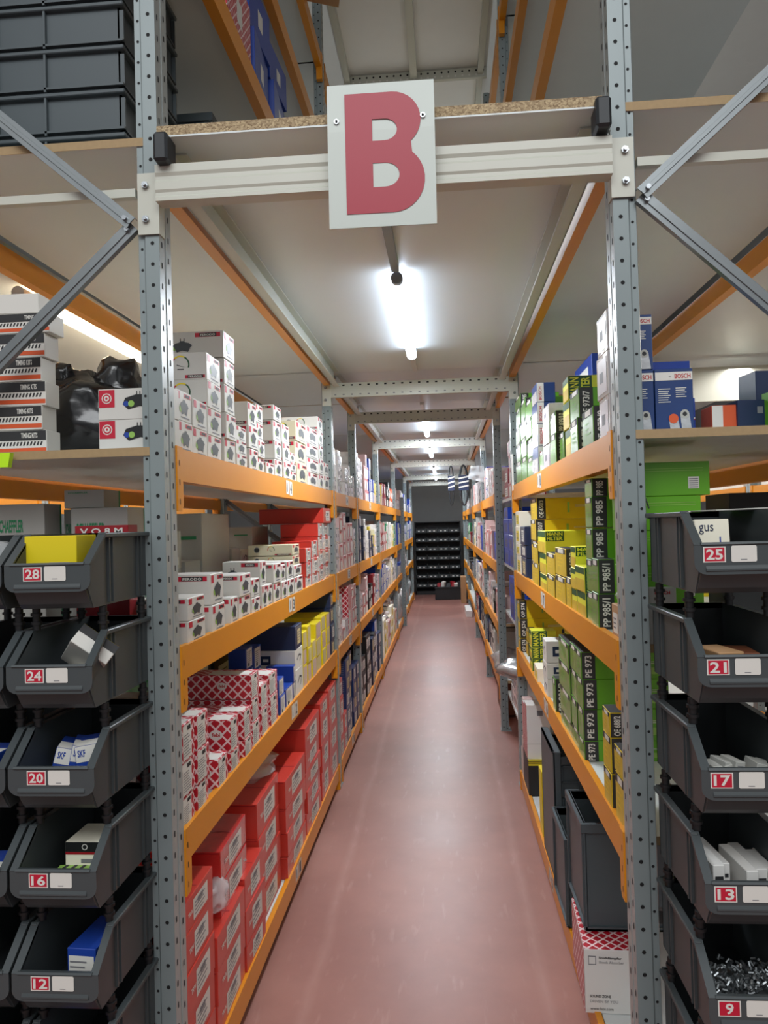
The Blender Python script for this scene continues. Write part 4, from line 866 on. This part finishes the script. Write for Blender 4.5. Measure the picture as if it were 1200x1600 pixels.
# right bins' contents
def p_note(o, F, T, R_, w, d, h):
    o.text(F, 'gus', w * .12, h * .78, w * .42, h * .14, 'navy', bold=False); o.text(F, 'OTI', w * .08, h * .5, w * .42, h * .14, 'navy', bold=False); o.rect(F, w * .7, h * .4, w * .74, h * .74, 'blue')
freebox('handwritten_card', (.508, 1.50, bz(0, 1)), (.064, .012, .13), (math.radians(-6), 0, 0), p_note, 'cream card with blue handwriting standing in bin 25', 'card', body='cream')
freebox('cardboard_lid', (.60, 1.60, 1.556), (.16, .12, .003), (0, math.radians(-1), .1), None, 'thin grey cardboard sheet lying across the top of bin 25', 'cardboard', body='cardgrey')
freebox('flat_carton', (.51, 1.50, bz(1, 1)), (.05, .09, .085), (0, 0, .2), None, 'brown cardboard carton in bin 21', body='card')
freebox('flat_carton', (.56, 1.53, bz(1, 1)), (.05, .09, .078), (0, 0, -.1), None, 'reddish-brown carton in bin 21', body='brown')
rr = random.Random(5)
for j in range(6):
    freebox('pill_carton', (.487 + .017 * j, 1.50 + .01 * (j % 2), bz(2, 1) + .004), (.02, .05, .066 + .004 * j % .01), (0, rr.uniform(-.3, .3), rr.uniform(-.3, .3)), lambda o, F, T, R_, w, d, h: o.rect(F, w * .2, h * .5, w * .8, h * .9, 'inkgrey'), 'small grey-white carton jumbled in bin 17', group='small cartons in bin 17', body='cardgrey')
for j in range(6):
    freebox('small_carton', (.482 + (.024 * j if j > 1 else .016 * j) + (.012 if j > 1 else 0), 1.525 + .02 * (j % 2), bz(3, 1)), (.022, .12, .092 - .005 * j), (0, 0, .08), lambda o, F, T, R_, w, d, h: o.rect(F, w * .15, h * .7, w * .85, h * .78, 'ink'), f'white carton standing in bin 13, {ORD[j]} from the left', group='white cartons in bin 13', body='shade_white')
# loose metal parts
m = MB(); r = random.Random(9)
for i in range(260):
    c = V(.462 + r.random() * .136, 1.455 + r.random() * .1, bz(4, 1) + .058 + r.random() * .018); dd = V(r.uniform(-1, 1), r.uniform(-1, 1), r.uniform(-1, 1)).normalized() * .005
    m.cyl(c - dd, c + dd, .0026, 'grit', 6, smooth=False)
m.box(.460, .600, 1.452, 1.56, bz(4, 1), bz(4, 1) + .055, 'grit')
m.build('loose_metal_clips', label='heap of small shiny metal clips filling bin 9', cat='metal parts', kind='stuff')
freebox('flat_carton', (.54, 1.53, bz(5, 1)), (.1, .12, .07), (0, 0, .1), None, 'dark carton in the lowest right bin', body='brown')

# ------------------------------------------------------------------ stock on the near board ends
def p_tim(o, F, T, R_, w, d, h):
    o.rect(F, .001, h * .58, w - .001, h - .001, 'ink', .0009); o.text(F, 'TIMING KITS', .205, h * .67, .042, h * .22, 'paper')
    for i in range(30): o.pr(F, [(w * (i / 31), h * .36), (w * ((i + .5) / 31), h * .36), (w * ((i + .9) / 31), h * .52), (w * ((i + .4) / 31), h * .52)], 'ink')
    o.rect(F, .001, h * .08, w - .001, h * .26, 'orangebox')
for j in range(7):
    z = 1.744 + .0605 * j if j < 5 else 1.744 + .0605 * 5 + .05 * (j - 5)
    freebox('timing_kit_box', (-1.118 + (.02 if j == 5 else -.01 if j == 6 else .004 * (-1) ** j), 1.86, z), (.27, .07, .0595 if j < 5 else .049), (0, 0, .012 * (-1) ** j), p_tim if j < 6 else None, f'flat white timing kit carton, {ORD[j]} up in the stack at the far left', group='timing kit cartons', body='paper')
def p_bp(o, F, T, R_, w, d, h):
    o.rect(F, .002, h * .40, .042, h * .97, 'labelred'); o.disc(F, .022, h * .69, .013, 'paper', .001); o.disc(F, .022, h * .69, .0105, 'labelred', .0014); o.disc(F, .022, h * .69, .007, 'paper', .0018); o.disc(F, .022, h * .69, .003, 'labelred', .0022)
    padshape(o, F, w * .58, h * .54, w * .48, h * .50, 'black', False); o.disc(F, w * .39, h * .50, .007, 'blue', .0014); o.disc(F, w * .46, h * .50, .008, 'lime', .0016)
    for k in (-1, 1): o.rect(F, w * .56 + k * .004 - .0012, h * .75, w * .56 + k * .004 + .0012, h * .9, 'black')
    o.text(F, 'FDB4413', w * .66, h * .12, w * .22, h * .08, 'inkgrey')
for j in range(2):
    freebox('brake_pad_box', (-.753, 1.857, 1.745 + .077 * j), (.184, .058, .0762), (0, 0, -.01), p_bp, ('lower' if j == 0 else 'upper') + ' white brake pad box on the near left board by the black bag', group='brake pad boxes by the bag', body='fer')
crumple('bin_bag', (-1.0, 2.06, 1.745), (.145, .10, .14), 'bagblack', 'big black plastic bag knotted at the top, on the left shelf end', seed=4, amp=.22, sub=4)
bg = [o for o in COL.objects if o.name == 'bin_bag'][0]
crumple('knot', (-.05, 0, .20), (.035, .03, .045), 'bagblack', None, None, seed=9, amp=.5, parent=bg)
crumple('loose_end', (.08, .06, .14), (.08, .06, .09), 'bagblack', None, None, seed=12, amp=.4, parent=bg)
freebox('yellow_carton', (-1.17, 2.25, 1.745), (.22, .12, .13), (0, 0, 0), None, 'yellow carton glimpsed between timing kits and black bag', body='yel')
# lime price clip at the left edge
e = empty('label_clip', (-1.035, 1.745, 1.705), label='bright lime-green plastic clip on the left board edge', cat='clip')
MB().prism([(-.014, 0), (.010, 0), (.016, .034), (-.018, .034)], 'y', -.012, .004, 'limeplastic').build('clip_body', e)
MB().bar((-.012, -.004, .02), (-.08, -.02, .034), .008, .008, 'limeplastic').build('arm', e)
MB().box(-.09, -.055, -.006, -.004, -.03, .02, 'clear', .0008).build('clear_pocket', e)
# grey cartons behind the bins (bearing boxes)
def p_sch(o, F, T, R_, w, d, h): o.text(F, 'SCHAEFFLER', w * .1, h * .80, w * .5, h * .09, 'teal'); o.rect(R_, d * .9, 0, d, h, 'teal')
for j, (x, y, w, d, h, z, lb) in enumerate(((-1.125, 1.99, .145, .09, .375, 1.249, 'tall grey bearing carton at the left picture edge behind bin 28'), (-1.02, 2.10, .055, .12, .36, 1.249, 'narrow grey-green bearing carton behind bin 28'),
    (-.91, 2.02, .155, .12, .360, 1.249, 'wide grey bearing carton behind bin 28'), (-.955, 2.02, .11, .10, .048, 1.610, 'small grey carton lying on the wide bearing carton behind bin 28'))):
    freebox('bearing_carton', (x, y, z + .001), (w, d, h), (0, 0, 0), p_sch, lb, group='bearing cartons behind the bins', body='cardgrey')
freebox('maroon_carton', (-.87, 1.915, 1.25), (.14, .06, .312), (0, 0, 0), lambda o, F, T, R_, w, d, h: o.text(F, 'V O 8 M', w * .1, h * .93, w * .8, h * .05, 'paper'), 'maroon carton with white letters behind bin 28', body='trwdark')
# right board end: filter cartons
def p_bo(o, F, T, R_, w, d, h):
    o.rect(F, .001, h * .82, w - .001, h * .95, 'paper', .0008); o.text(F, 'BOSCH', w * .52, h * .845, w * .42, h * .075, 'red'); o.ring(F, w * .4, h * .885, h * .032, h * .024, 'inkgrey', n=12); o.rect(F, w * .37, h * .88, w * .43, h * .888, 'inkgrey', .0014)
    for i in range(7): o.rect(F, w * .08, h * (.68 - .034 * i), w * (.40 - .03 * (i % 3)), h * (.692 - .034 * i), 'paper', .0009)
    for i in range(5): o.rect(F, w * .54, h * (.69 - .034 * i), w * (.82 - .04 * (i % 2)), h * (.702 - .034 * i), 'paper', .0009)
    for x, y, s, mt in ((.50, .0, .9, 'silver'), (.80, .0, 1.15, 'silver')):
        o.pr(F, [(w * (x - .12), h * .01), (w * (x + .14), h * .01), (w * (x + .08), h * .25 * s), (w * (x - .16), h * .25 * s)], mt, .0011); o.disc(F, w * (x - .04), h * .25 * s, w * .12, 'cardgrey', .0014, rx=1); o.disc(F, w * (x - .04), h * .25 * s, w * .06, 'ink', .0017)
    o.disc(F, w * .46, h * .22, w * .13, 'orangebox', .0019)
for j, (x, y, z, w, h, lb) in enumerate(((.551, 1.91, 1.745, .088, .152, 'blue filter carton with orange filter picture, nearest on the right board'), (.462, 1.912, 1.745, .086, .152, 'blue filter carton half hidden behind the near right post, lower'), (.463, 1.912, 1.898, .084, .132, 'blue filter carton half hidden behind the near right post, upper'))):
    freebox('blue_filter_box', (x, y, z), (w, .10, h), (0, 0, 0), p_bo, lb, body='boschblue', group='blue filter cartons on the right board')
def p_bb(o, F, T, R_, w, d, h): o.rect(F, .001, h * .48, w - .001, h * .52, 'paper', .0008); o.rect(F, .001, h * .46, w - .001, h * .48, 'red', .0008)
for j, (x, w, z, h) in enumerate(((.60, .10, 1.745, .105), (.59, .10, 1.851, .095))):
    freebox('blue_filter_box', (x, 2.08, z), (w, .12, h), (0, 0, 0), p_bb, ('lower' if j == 0 else 'upper') + ' plain blue carton behind the orange filter picture box', body='blue')
freebox('orange_carton', (.70, 2.0, 1.745), (.06, .08, .075), (0, 0, 0), lambda o, F, T, R_, w, d, h: o.rect(F, .001, .001, w * .45, h - .001, 'paper'), 'small orange and white carton on the right board', body='orangebox')
for j, (x, y, w, h, bd, lb) in enumerate(((.76, 2.0, .07, .085, 'navy', 'low navy carton right of the orange carton'), (.83, 2.05, .08, .165, 'navy', 'tall navy carton near the right picture edge'), (.83, 1.93, .06, .10, 'green', 'lime green carton at the right picture edge'))):
    freebox('small_carton', (x, y, 1.745), (w, .09, h), (0, 0, .1), lambda o, F, T, R_, w, d, h: (o.rect(F, w * .7, h * .6, w * .9, h * .8, 'inkgrey'), o.rect(R_, .01, h * .2, .03, h * .8, 'film')), lb, body=bd)
def p_gr(o, F, T, R_, w, d, h):
    o.rect(F, .001, h * .80, w * .93, h * .815, 'lime', .0008); o.rect(F, .001, h * .73, w * .93, h * .745, 'lime', .0008); o.rect(F, w * .76, h * .2, w * .88, h * .55, 'paper', .0008)
    for i in range(5): o.rect(F, w * .77, h * (.23 + .06 * i), w * .87, h * (.26 + .06 * i), 'inkgrey', .0012)
for j, (x, z, w, h) in enumerate(((.52, 1.249, .176, .09), (.518, 1.34, .176, .09), (.519, 1.431, .176, .083), (.517, 1.515, .178, .08), (.524, 1.596, .208, .080))):
    freebox('green_filter_box', (x, 1.93, z), (w, .13, h), (0, 0, 0), p_gr, f'wide green filter carton behind the right bins, {ORD[j]} up', body='green', group='wide green cartons behind the bins')
def p_vw(o, F, T, R_, w, d, h):
    cx, cy, r = w * .3, h * .62, .030; o.ring(F, cx, cy, r, r * .86, 'inkgrey', n=24)
    for a, b in (((-.45, .75), (-.1, .12)), ((-.1, .12), (0, .3)), ((0, .3), (.1, .12)), ((.1, .12), (.45, .75)), ((-.75, .45), (-.35, -.75)), ((-.35, -.75), (0, -.05)), ((0, -.05), (.35, -.75)), ((.35, -.75), (.75, .45))):
        dx, dy = (b[0] - a[0]), (b[1] - a[1]); L = math.hypot(dx, dy); nx, ny = -dy / L * .07, dx / L * .07
        o.pr(F, [(cx + r * (a[0] + nx), cy + r * (a[1] + ny)), (cx + r * (a[0] - nx), cy + r * (a[1] - ny)), (cx + r * (b[0] - nx), cy + r * (b[1] - ny)), (cx + r * (b[0] + nx), cy + r * (b[1] + ny))], 'inkgrey', .0008)
freebox('emblem_carton', (.93, 2.35, 1.249), (.24, .2, .36), (0, 0, 0), p_vw, 'dark carton with a round grey emblem behind the right bins', body='ink')
freebox('dark_carton', (1.0, 1.95, 1.249), (.18, .14, .30), (0, 0, 0), None, 'dark plain carton at the right behind bin 25', body='ink')
freebox('spark_plug_box', (.50, 1.86, 1.249), (.07, .04, .132), (0, 0, 0), lambda o, F, T, R_, w, d, h: o.text(F, 'BOSCH', w * .3, h * .88, w * .5, h * .06, 'red'), 'slim black and grey carton seen between bins 25 and 21', body='cardgrey')
MB().tube([(.462, 1.84, 1.64), (.466, 1.83, 1.60), (.474, 1.82, 1.567)], .0018, 'black').build('cable_tie', label='black cable tie sticking up beside the near right post', cat='cable tie')

# ------------------------------------------------------------------ crates
def crate(loc, w, d, h, label, rz=0, body='crate', lean=0, group=None, ribs=3, cols=3, rh=.03, ro=.010, bars=()):
    e = empty('plastic_crate', loc, rz, label=label, cat='crate', group=group); t = .006; e.rotation_euler.x = lean; m = MB()
    tp = .012 # slight taper toward the base
    for s in (-1, 1):
        m.box(s * w / 2, s * (w / 2 - t), -d / 2, d / 2, 0, h, body); m.box(-w / 2, w / 2, s * d / 2 - (t if s > 0 else 0), s * d / 2 + (t if s < 0 else 0), 0, h, body)
    m.box(-w / 2, w / 2, -d / 2, d / 2, 0, t, body); m.build('tub', e)
    m = MB(); o = ro
    m.box(-w / 2 - o, w / 2 + o, -d / 2 - o, -d / 2 + t, h - rh, h, body, .002).box(-w / 2 - o, w / 2 + o, d / 2 - t, d / 2 + o, h - rh, h, body, .002)
    m.box(-w / 2 - o, -w / 2 + t, -d / 2, d / 2, h - rh, h, body, .002).box(w / 2 - t, w / 2 + o, -d / 2, d / 2, h - rh, h, body, .002); m.build('rim', e)
    m = MB()
    for k in range(ribs): z = .01 + (h - .05) * k / max(ribs - 1, 1); m.box(-w / 2 - o * .8, w / 2 + o * .8, -d / 2 - o * .8, -d / 2, z, z + .006, body); m.box(-w / 2 - o * .8, -w / 2, -d / 2, d / 2, z, z + .006, body); m.box(w / 2, w / 2 + o * .8, -d / 2, d / 2, z, z + .006, body)
    for x in bars: m.box(x - .003, x + .003, -d / 2 - o * .8, -d / 2, .004, h - .004, body)
    for k in range(cols + 1) if not bars else (): x = -w / 2 + w * k / cols; m.box(x - .003, x + .003, -d / 2 - o * .8, -d / 2, .01, h - .02, body)
    for k in range(cols + 1):
        y = -d / 2 + d * k / cols
        for s in (-1, 1): m.box(s * w / 2, s * (w / 2 + o * .8), y - .003, y + .003, .01, h - .02, body)
    m.build('rib_grid', e); return e
for j in range(6):
    crate((-1.085, 2.16, 2.484 + .1172 * j), .52, .40, .1165, f'grey plastic crate on the upper left board, {ORD[j]} up', group='crates on the upper left board', ribs=1, cols=3, rh=.011, ro=.014, bars=(.055, -.08))
for j in range(3): crate((-1.0, 2.75, 2.482 + .17 * j), .46, .34, .165, f'grey crate behind the near upper crates, {ORD[j]} up', group='crates further back on the upper left board', ribs=3, cols=4)
crate((.53, 2.555, .282), .26, .29, .33, 'tall dark grey crate on the net print carton, right bottom shelf', ribs=1, cols=1)
crate((.53, 2.93, .093), .26, .30, .32, 'dark grey crate holding wrapped parts, behind the tall crate', ribs=1, cols=1)
crate((.58, 3.285, .093), .28, .33, .27, 'dark crate, lower of the gridded pair on the right bottom shelf', ribs=4, cols=4)
crate((.58, 3.285, .364), .28, .33, .235, 'dark crate with ribbed grid, upper of the pair on the right', ribs=4, cols=4)
e = empty('plastic_tray', (.404, 3.10, .093), label='flat dark grey tray standing upright along the aisle beside the gridded crates', cat='tray')
MB().box(0, .006, 0, .38, 0, .53, 'crate').build('base_sheet', e); MB().box(0, .03, 0, .012, 0, .53, 'crate', .002).box(0, .03, .368, .38, 0, .53, 'crate', .002).box(0, .03, .012, .368, 0, .012, 'crate').box(0, .03, .012, .368, .518, .53, 'crate').build('raised_edge', e)
crumple('wrapped_part', (.50, 2.92, .33), (.06, .08, .09), 'clear', 'clear wrapped part poking out of the dark crate', 'wrapped part', seed=21)
freebox('green_white_carton', (.49, 2.99, .105), (.05, .05, .33), (0, .05, .4), None, 'cream-green carton corner inside the dark crate', body='cream')
def p_sh(o, F, T, R_, w, d, h):
    o.rect(F, .012, h * .76, .034, h * .90, 'inkgrey'); o.rect(F, .014, h * .775, .032, h * .885, 'shade_white', .001); o.text(F, 'Stoßdämpfer', .042, h * .845, .066, .009, 'ink'); o.text(F, 'Shock Absorber', .042, h * .785, .072, .008, 'inkgrey', bold=False)
    o.text(F, 'SOUND ZONE', .014, h * .25, .06, .008, 'ink'); o.text(F, 'DRIVEN BY YOU', .014, h * .17, .08, .008, 'inkgrey', bold=False); o.text(F, 'www.febi.com', .014, h * .055, .066, .008, 'ink', bold=False); o.disc(F, w * .99, h * .2, .018, 'inkgrey', n=16)
    L_ = (V(-w / 2, d / 2, 0), V(0, -1, 0), V(0, 0, 1), V(-1, 0, 0)); o.rect(L_, .001, .001, d - .001, h - .001, 'net', .0006); o.rect(T, .001, .001, w - .001, d - .001, 'net', .0006)
freebox('shock_absorber_box', (.482, 2.465, .093), (.20, .31, .186), (0, 0, -.05), p_sh, 'long shock absorber carton, grey end and red net side, bottom right', body='shade_white')
LF = lambda w, d: (V(-w / 2, d / 2, 0), V(0, -1, 0), V(0, 0, 1), V(-1, 0, 0))
for j in range(2): freebox('shock_absorber_box', (.465, 4.17 + .115 * j, .283), (.12, .11, .285 - .02 * j), (0, 0, 0), lambda o, F, T, R_, w, d, h: (o.rect(F, w * .45, h * .8, w * .7, h * .9, 'inkgrey'), o.rect(F, .001, h * .28, w - .001, h * .285, 'ink'), o.rect(LF(w, d), .001, .001, d - .001, h - .001, 'net')), f'standing grey-white carton with red net flank, {ORD[j]} beyond the crates', body='shade_white', group='net flank cartons bottom right')
for c_ in range(3):
    for j in range(4 - c_): freebox('small_net_box', (.437, 4.30 + .0 * j + .075 * c_ if False else 4.375 + .062 * c_ - .02, (.093 if c_ else .283) + .076 * j * (1 if c_ else .9)), (.06, .058, .075 if c_ else .067), (0, 0, 0), lambda o, F, T, R_, w, d, h: (o.rect(F, w * .2, h * .5, w * .8, h * .8, 'inkgrey'), o.rect(LF(w, d), .004, .004, d - .004, h - .004, 'paper')), f'small pinkish carton, {ORD[j]} up in the {ORD[c_]} pile by the far right post', body='pink', group='small pinkish cartons bottom right')
freebox('black_yellow_carton', (.465, 4.23, .093), (.12, .26, .188), (0, 0, 0), lambda o, F, T, R_, w, d, h: (o.rect(T, 0, 0, w, d, 'yel'), [o.rect(F, 0, h * (.86 + .03 * i), w, h * (.875 + .03 * i), 'yel') for i in range(4)]), 'thick black carton with yellow top under the net flank cartons', body='black')
freebox('yellow_carton', (.425, 3.62, .093), (.03, .10, .30), (0, 0, 0), None, 'thin yellow carton standing behind the upright tray', body='yel')
crumple('wrapped_brown_pack', (.45, 1.945, 1.335), (.028, .03, .02), 'clear', 'clear film tuft on the brown carton by the near right post', 'film', seed=31)
# wrapping film over the red boxes
crumple('film_wrap', (-.76, 2.48, .43), (.07, .12, .04), 'clear', 'crumpled clear film over the low red boxes near the front', 'film', 'clear films on the red boxes', seed=33, amp=.5)
crumple('film_wrap', (-.70, 2.20, .44), (.035, .06, .05), 'clear', 'torn clear film on the second red stack near the front post', 'film', 'clear films on the red boxes', seed=36, amp=.6)
crumple('film_wrap', (-.80, 3.0, .57), (.1, .16, .05), 'clear', 'clear film bunched on the taller red boxes mid bay', 'film', 'clear films on the red boxes', seed=34, amp=.5)
for j in range(2): carton('trwfilm', -1, FL - .02, 2.20 + .0 * j, 2.50, .411 + .10 * j, .505 + .10 * j, .3, 'bottom left', 30 + j, j, 'near', label=('lower' if j == 0 else 'upper') + ' glossy shrink-wrapped red box on the low near stack')
# clutter on the far shelves
def top_z(shelf, bay, y, base): return max([t[4] for t in TOPS if t[0] == shelf and t[1] == bay and t[2] - .08 < y < t[3] + .08] + [base])
for j in range(8): y = 8.0 + j * .28; crumple('plastic_bag', (FL - .12, y, top_z('bottom left', 'fourth', y, .13)), (.09, .10, .05), 'silver' if j % 2 else 'film', f'pale plastic bag on the bottom left shelf of the fourth bay, {ORD[j]} along', group='bags on the bottom left shelf', seed=40 + j, amp=.5, sub=2)
for j in range(9): crumple('plastic_bag', (FL - .115, 10.72 + j * .54, .135), (.10, .19, .20), 'silver' if j % 3 else 'film', f'silvery bag on the bottom left shelf past the fifth post, {ORD[j]} along', group='silvery bags far left', seed=60 + j, amp=.5, sub=2)
for j in range(5): y = 8.2 + j * .42; crumple('plastic_bag', (FL - .11, y, top_z('second left', 'fourth', y, .802)), (.1, .14, .035), 'film', f'pale plastic bag topping the second left shelf, fourth bay, {ORD[j]} along', group='bags on the second left shelf', seed=80 + j, amp=.5, sub=2)
crumple('plastic_bag', (.47, 6.1, .37), (.12, .28, .09), 'silver', 'large grey plastic bag on the low shelf past the right gap', seed=91, amp=.35)
freebox('dark_case', (.47, 6.35, .02), (.12, .5, .28), (0, 0, 0), None, 'dark brown case under the low shelf of the far right rack', 'case', body='brown')
crumple('plastic_bag', (.47, 5.0, .545), (.16, .22, .06), 'silver', 'grey plastic bag on the set back shelf in the right gap', seed=92)
MB().box(.395, .403, 4.44, 4.47, 1.72, 1.93, 'white').build('notice_card', label='white card clipped upright at the end of the top right shelf', cat='card')

# ------------------------------------------------------------------ upstairs stock
def up_box(x, y, z, w, d, h, body, label, name='dark_blue_carton', rot=(0, 0, 0)):
    return freebox(name, (x, y, z), (w, d, h), rot, lambda o, F, T, R_, w, d, h: (o.rect(R_, d * .4, h * .3, d * .62, h * .65, 'paper'),), label, body=body)
up_box(-.78, 2.62, 3.24, .22, .32, .24, 'net', 'net print carton upstairs on the left, above the near post', 'net_print_carton')
for j, (y, z, h) in enumerate(((2.95, 3.24, .2), (2.95, 3.442, .2), (3.28, 3.24, .19), (3.28, 3.432, .16), (3.6, 3.24, .2))):
    up_box(-.80, y, z, .26, .28, h, 'blue', f'dark blue carton upstairs on the left, {ORD[j]} of the pile', rot=(0, 0, .05 * (-1) ** j))
freebox('paper_sack', (-.57, 3.9, 4.36), (.22, .3, .30), (0, .15, .2), lambda o, F, T, R_, w, d, h: (o.text(F, 'SITIVE S', w * .1, h * .5, w * .7, h * .12, 'ink'), o.rect(F, w * .2, 0, w * .3, h, 'yelpale')), 'brown paper sack with black print hanging over the upstairs shelf', 'sack', body='card')
for l, (z, a) in enumerate(((3.28, 'first'), (3.95, 'second'))):
    for j in range(5): crumple('wrapped_part', (.50, 2.5 + .36 * j, z), (.07, .13, .11 + .02 * (j % 2)), ('film', 'bagblack', 'silver')[j % 3], f'wrapped part on the {a} upstairs shelf on the right, {ORD[j]} along', 'wrapped part', 'wrapped parts upstairs', seed=100 + 10 * l + j, amp=.4, sub=2)

# ------------------------------------------------------------------ far end
e = empty('parts_bin_rack', (-.155, 16.6, 0), label='black rack of small open bins at the far end wall', cat='bin rack')
m = MB(); W, H = .5, 1.575
m.box(-W, -W + .02, 0, .3, 0, H, 'bin_dark').box(W - .02, W, 0, .3, 0, H, 'bin_dark').box(-W, W, .28, .3, 0, H, 'bin_dark').box(-W, W, 0, .3, H - .02, H, 'bin_dark').box(-W, W, 0, .3, 0, .08, 'bin_dark')
m.build('cabinet', e)
for k in range(7):
    z = .17 + k * .195
    MB().box(-W + .02, W - .02, -.02, .28, z - .02, z, 'bin_dark').build('shelf', e)
    for c_ in range(4):
        x = -W + .03 + c_ * .237; b = MB(); b.box(x, x + .227, -.07, -.064, z, z + .07, 'bin').box(x, x + .004, -.07, .2, z, z + .1, 'bin').box(x + .223, x + .227, -.07, .2, z, z + .1, 'bin').box(x, x + .227, -.07, .2, z, z + .003, 'bin_dark')
        b.build('small_bin', e)
        l = MB(); F = (V(0, -.071, 0), V(1, 0, 0), V(0, 0, 1), V(0, -1, 0)); l.rect(F, x + .05, z + .022, x + .09, z + .045, 'paper'); l.rect(F, x + .14, z + .022, x + .18, z + .045, 'paper'); l.build('label', e)
crate((.075, 15.62, .0), .58, .36, .26, 'black crate on the floor full of red and white cartons, far end', body='bin_dark', ribs=2, cols=4)
rr = random.Random(3)
for j in range(12):
    freebox('loose_carton', (-.15 + .085 * (j % 6), 15.55 + .13 * (j // 6), .15 + .035 * (j % 2)), (.065, .09, .17), (rr.uniform(-.3, .3), rr.uniform(-.35, .35), rr.uniform(-.4, .4)), None, f'{["red", "white", "dark"][j % 3]} carton heaped in the far floor crate, {ORD[j]} from the left', body=['trwdark', 'paper', 'ink'][j % 3], group='cartons in the far floor crate')
freebox('brown_carton', (.33, 14.9, .0), (.1, .4, .5), (0, 0, 0), None, 'brown carton standing by the right rack near the far crate', body='card')
freebox('white_carton', (.36, 13.0, .0), (.1, .9, .1), (0, 0, 0), None, 'long white carton on the floor along the far right rack', body='white')
for j, (x, hw) in enumerate(((.105, .032), (.27, .055))):
    e = empty('drive_belt', (x, 10.28, 1.77), label=('narrow' if j == 0 else 'wide') + ' black belt with striped sleeve hanging from a cross beam', cat='belt', group='hanging belts')
    pts = [(hw * math.cos(a) * (1 if abs(math.sin(a)) > .35 else .75), 0, .27 + .265 * math.sin(a)) for a in [2 * PI * i / 28 for i in range(28)]]
    MB().tube(pts, .008 if j == 0 else .014, 'rubber', 6, True).build('belt_loop', e)
    sl = MB(); sl.box(-hw - .012, hw + .012, -.02, .02, .20, .40, 'paper' if False else 'navy')
    F = (V(-hw - .012, -.02, .20), V(1, 0, 0), V(0, 0, 1), V(0, -1, 0)); ww = 2 * hw + .024
    for k in range(3): sl.pr(F, [(0, .03 + .06 * k), (ww, .055 + .06 * k), (ww, .075 + .06 * k), (0, .05 + .06 * k)], 'paper', .001)
    sl.build('paper_sleeve', e)
m = MB(); n_ = 10; vs = []
for a in range(n_):
    for b in range(n_):
        u, v = a / (n_ - 1), b / (n_ - 1); vs.append((.36 + (-.085 - .03 * v) * (1 - u) + (.04 + .02 * v) * u, 7.62 + .03 * noise.noise(V(u * 4, v * 4, 1)), 2.10 - .17 * v * (.75 + .25 * u)))
m.add(vs, [(a * n_ + b, a * n_ + b + 1, (a + 1) * n_ + b + 1, (a + 1) * n_ + b) for a in range(n_ - 1) for b in range(n_ - 1)], 'clear', True)
m.build('hanging_film', label='sheet of clear film hanging at the top right shelf of the far rack', cat='film')
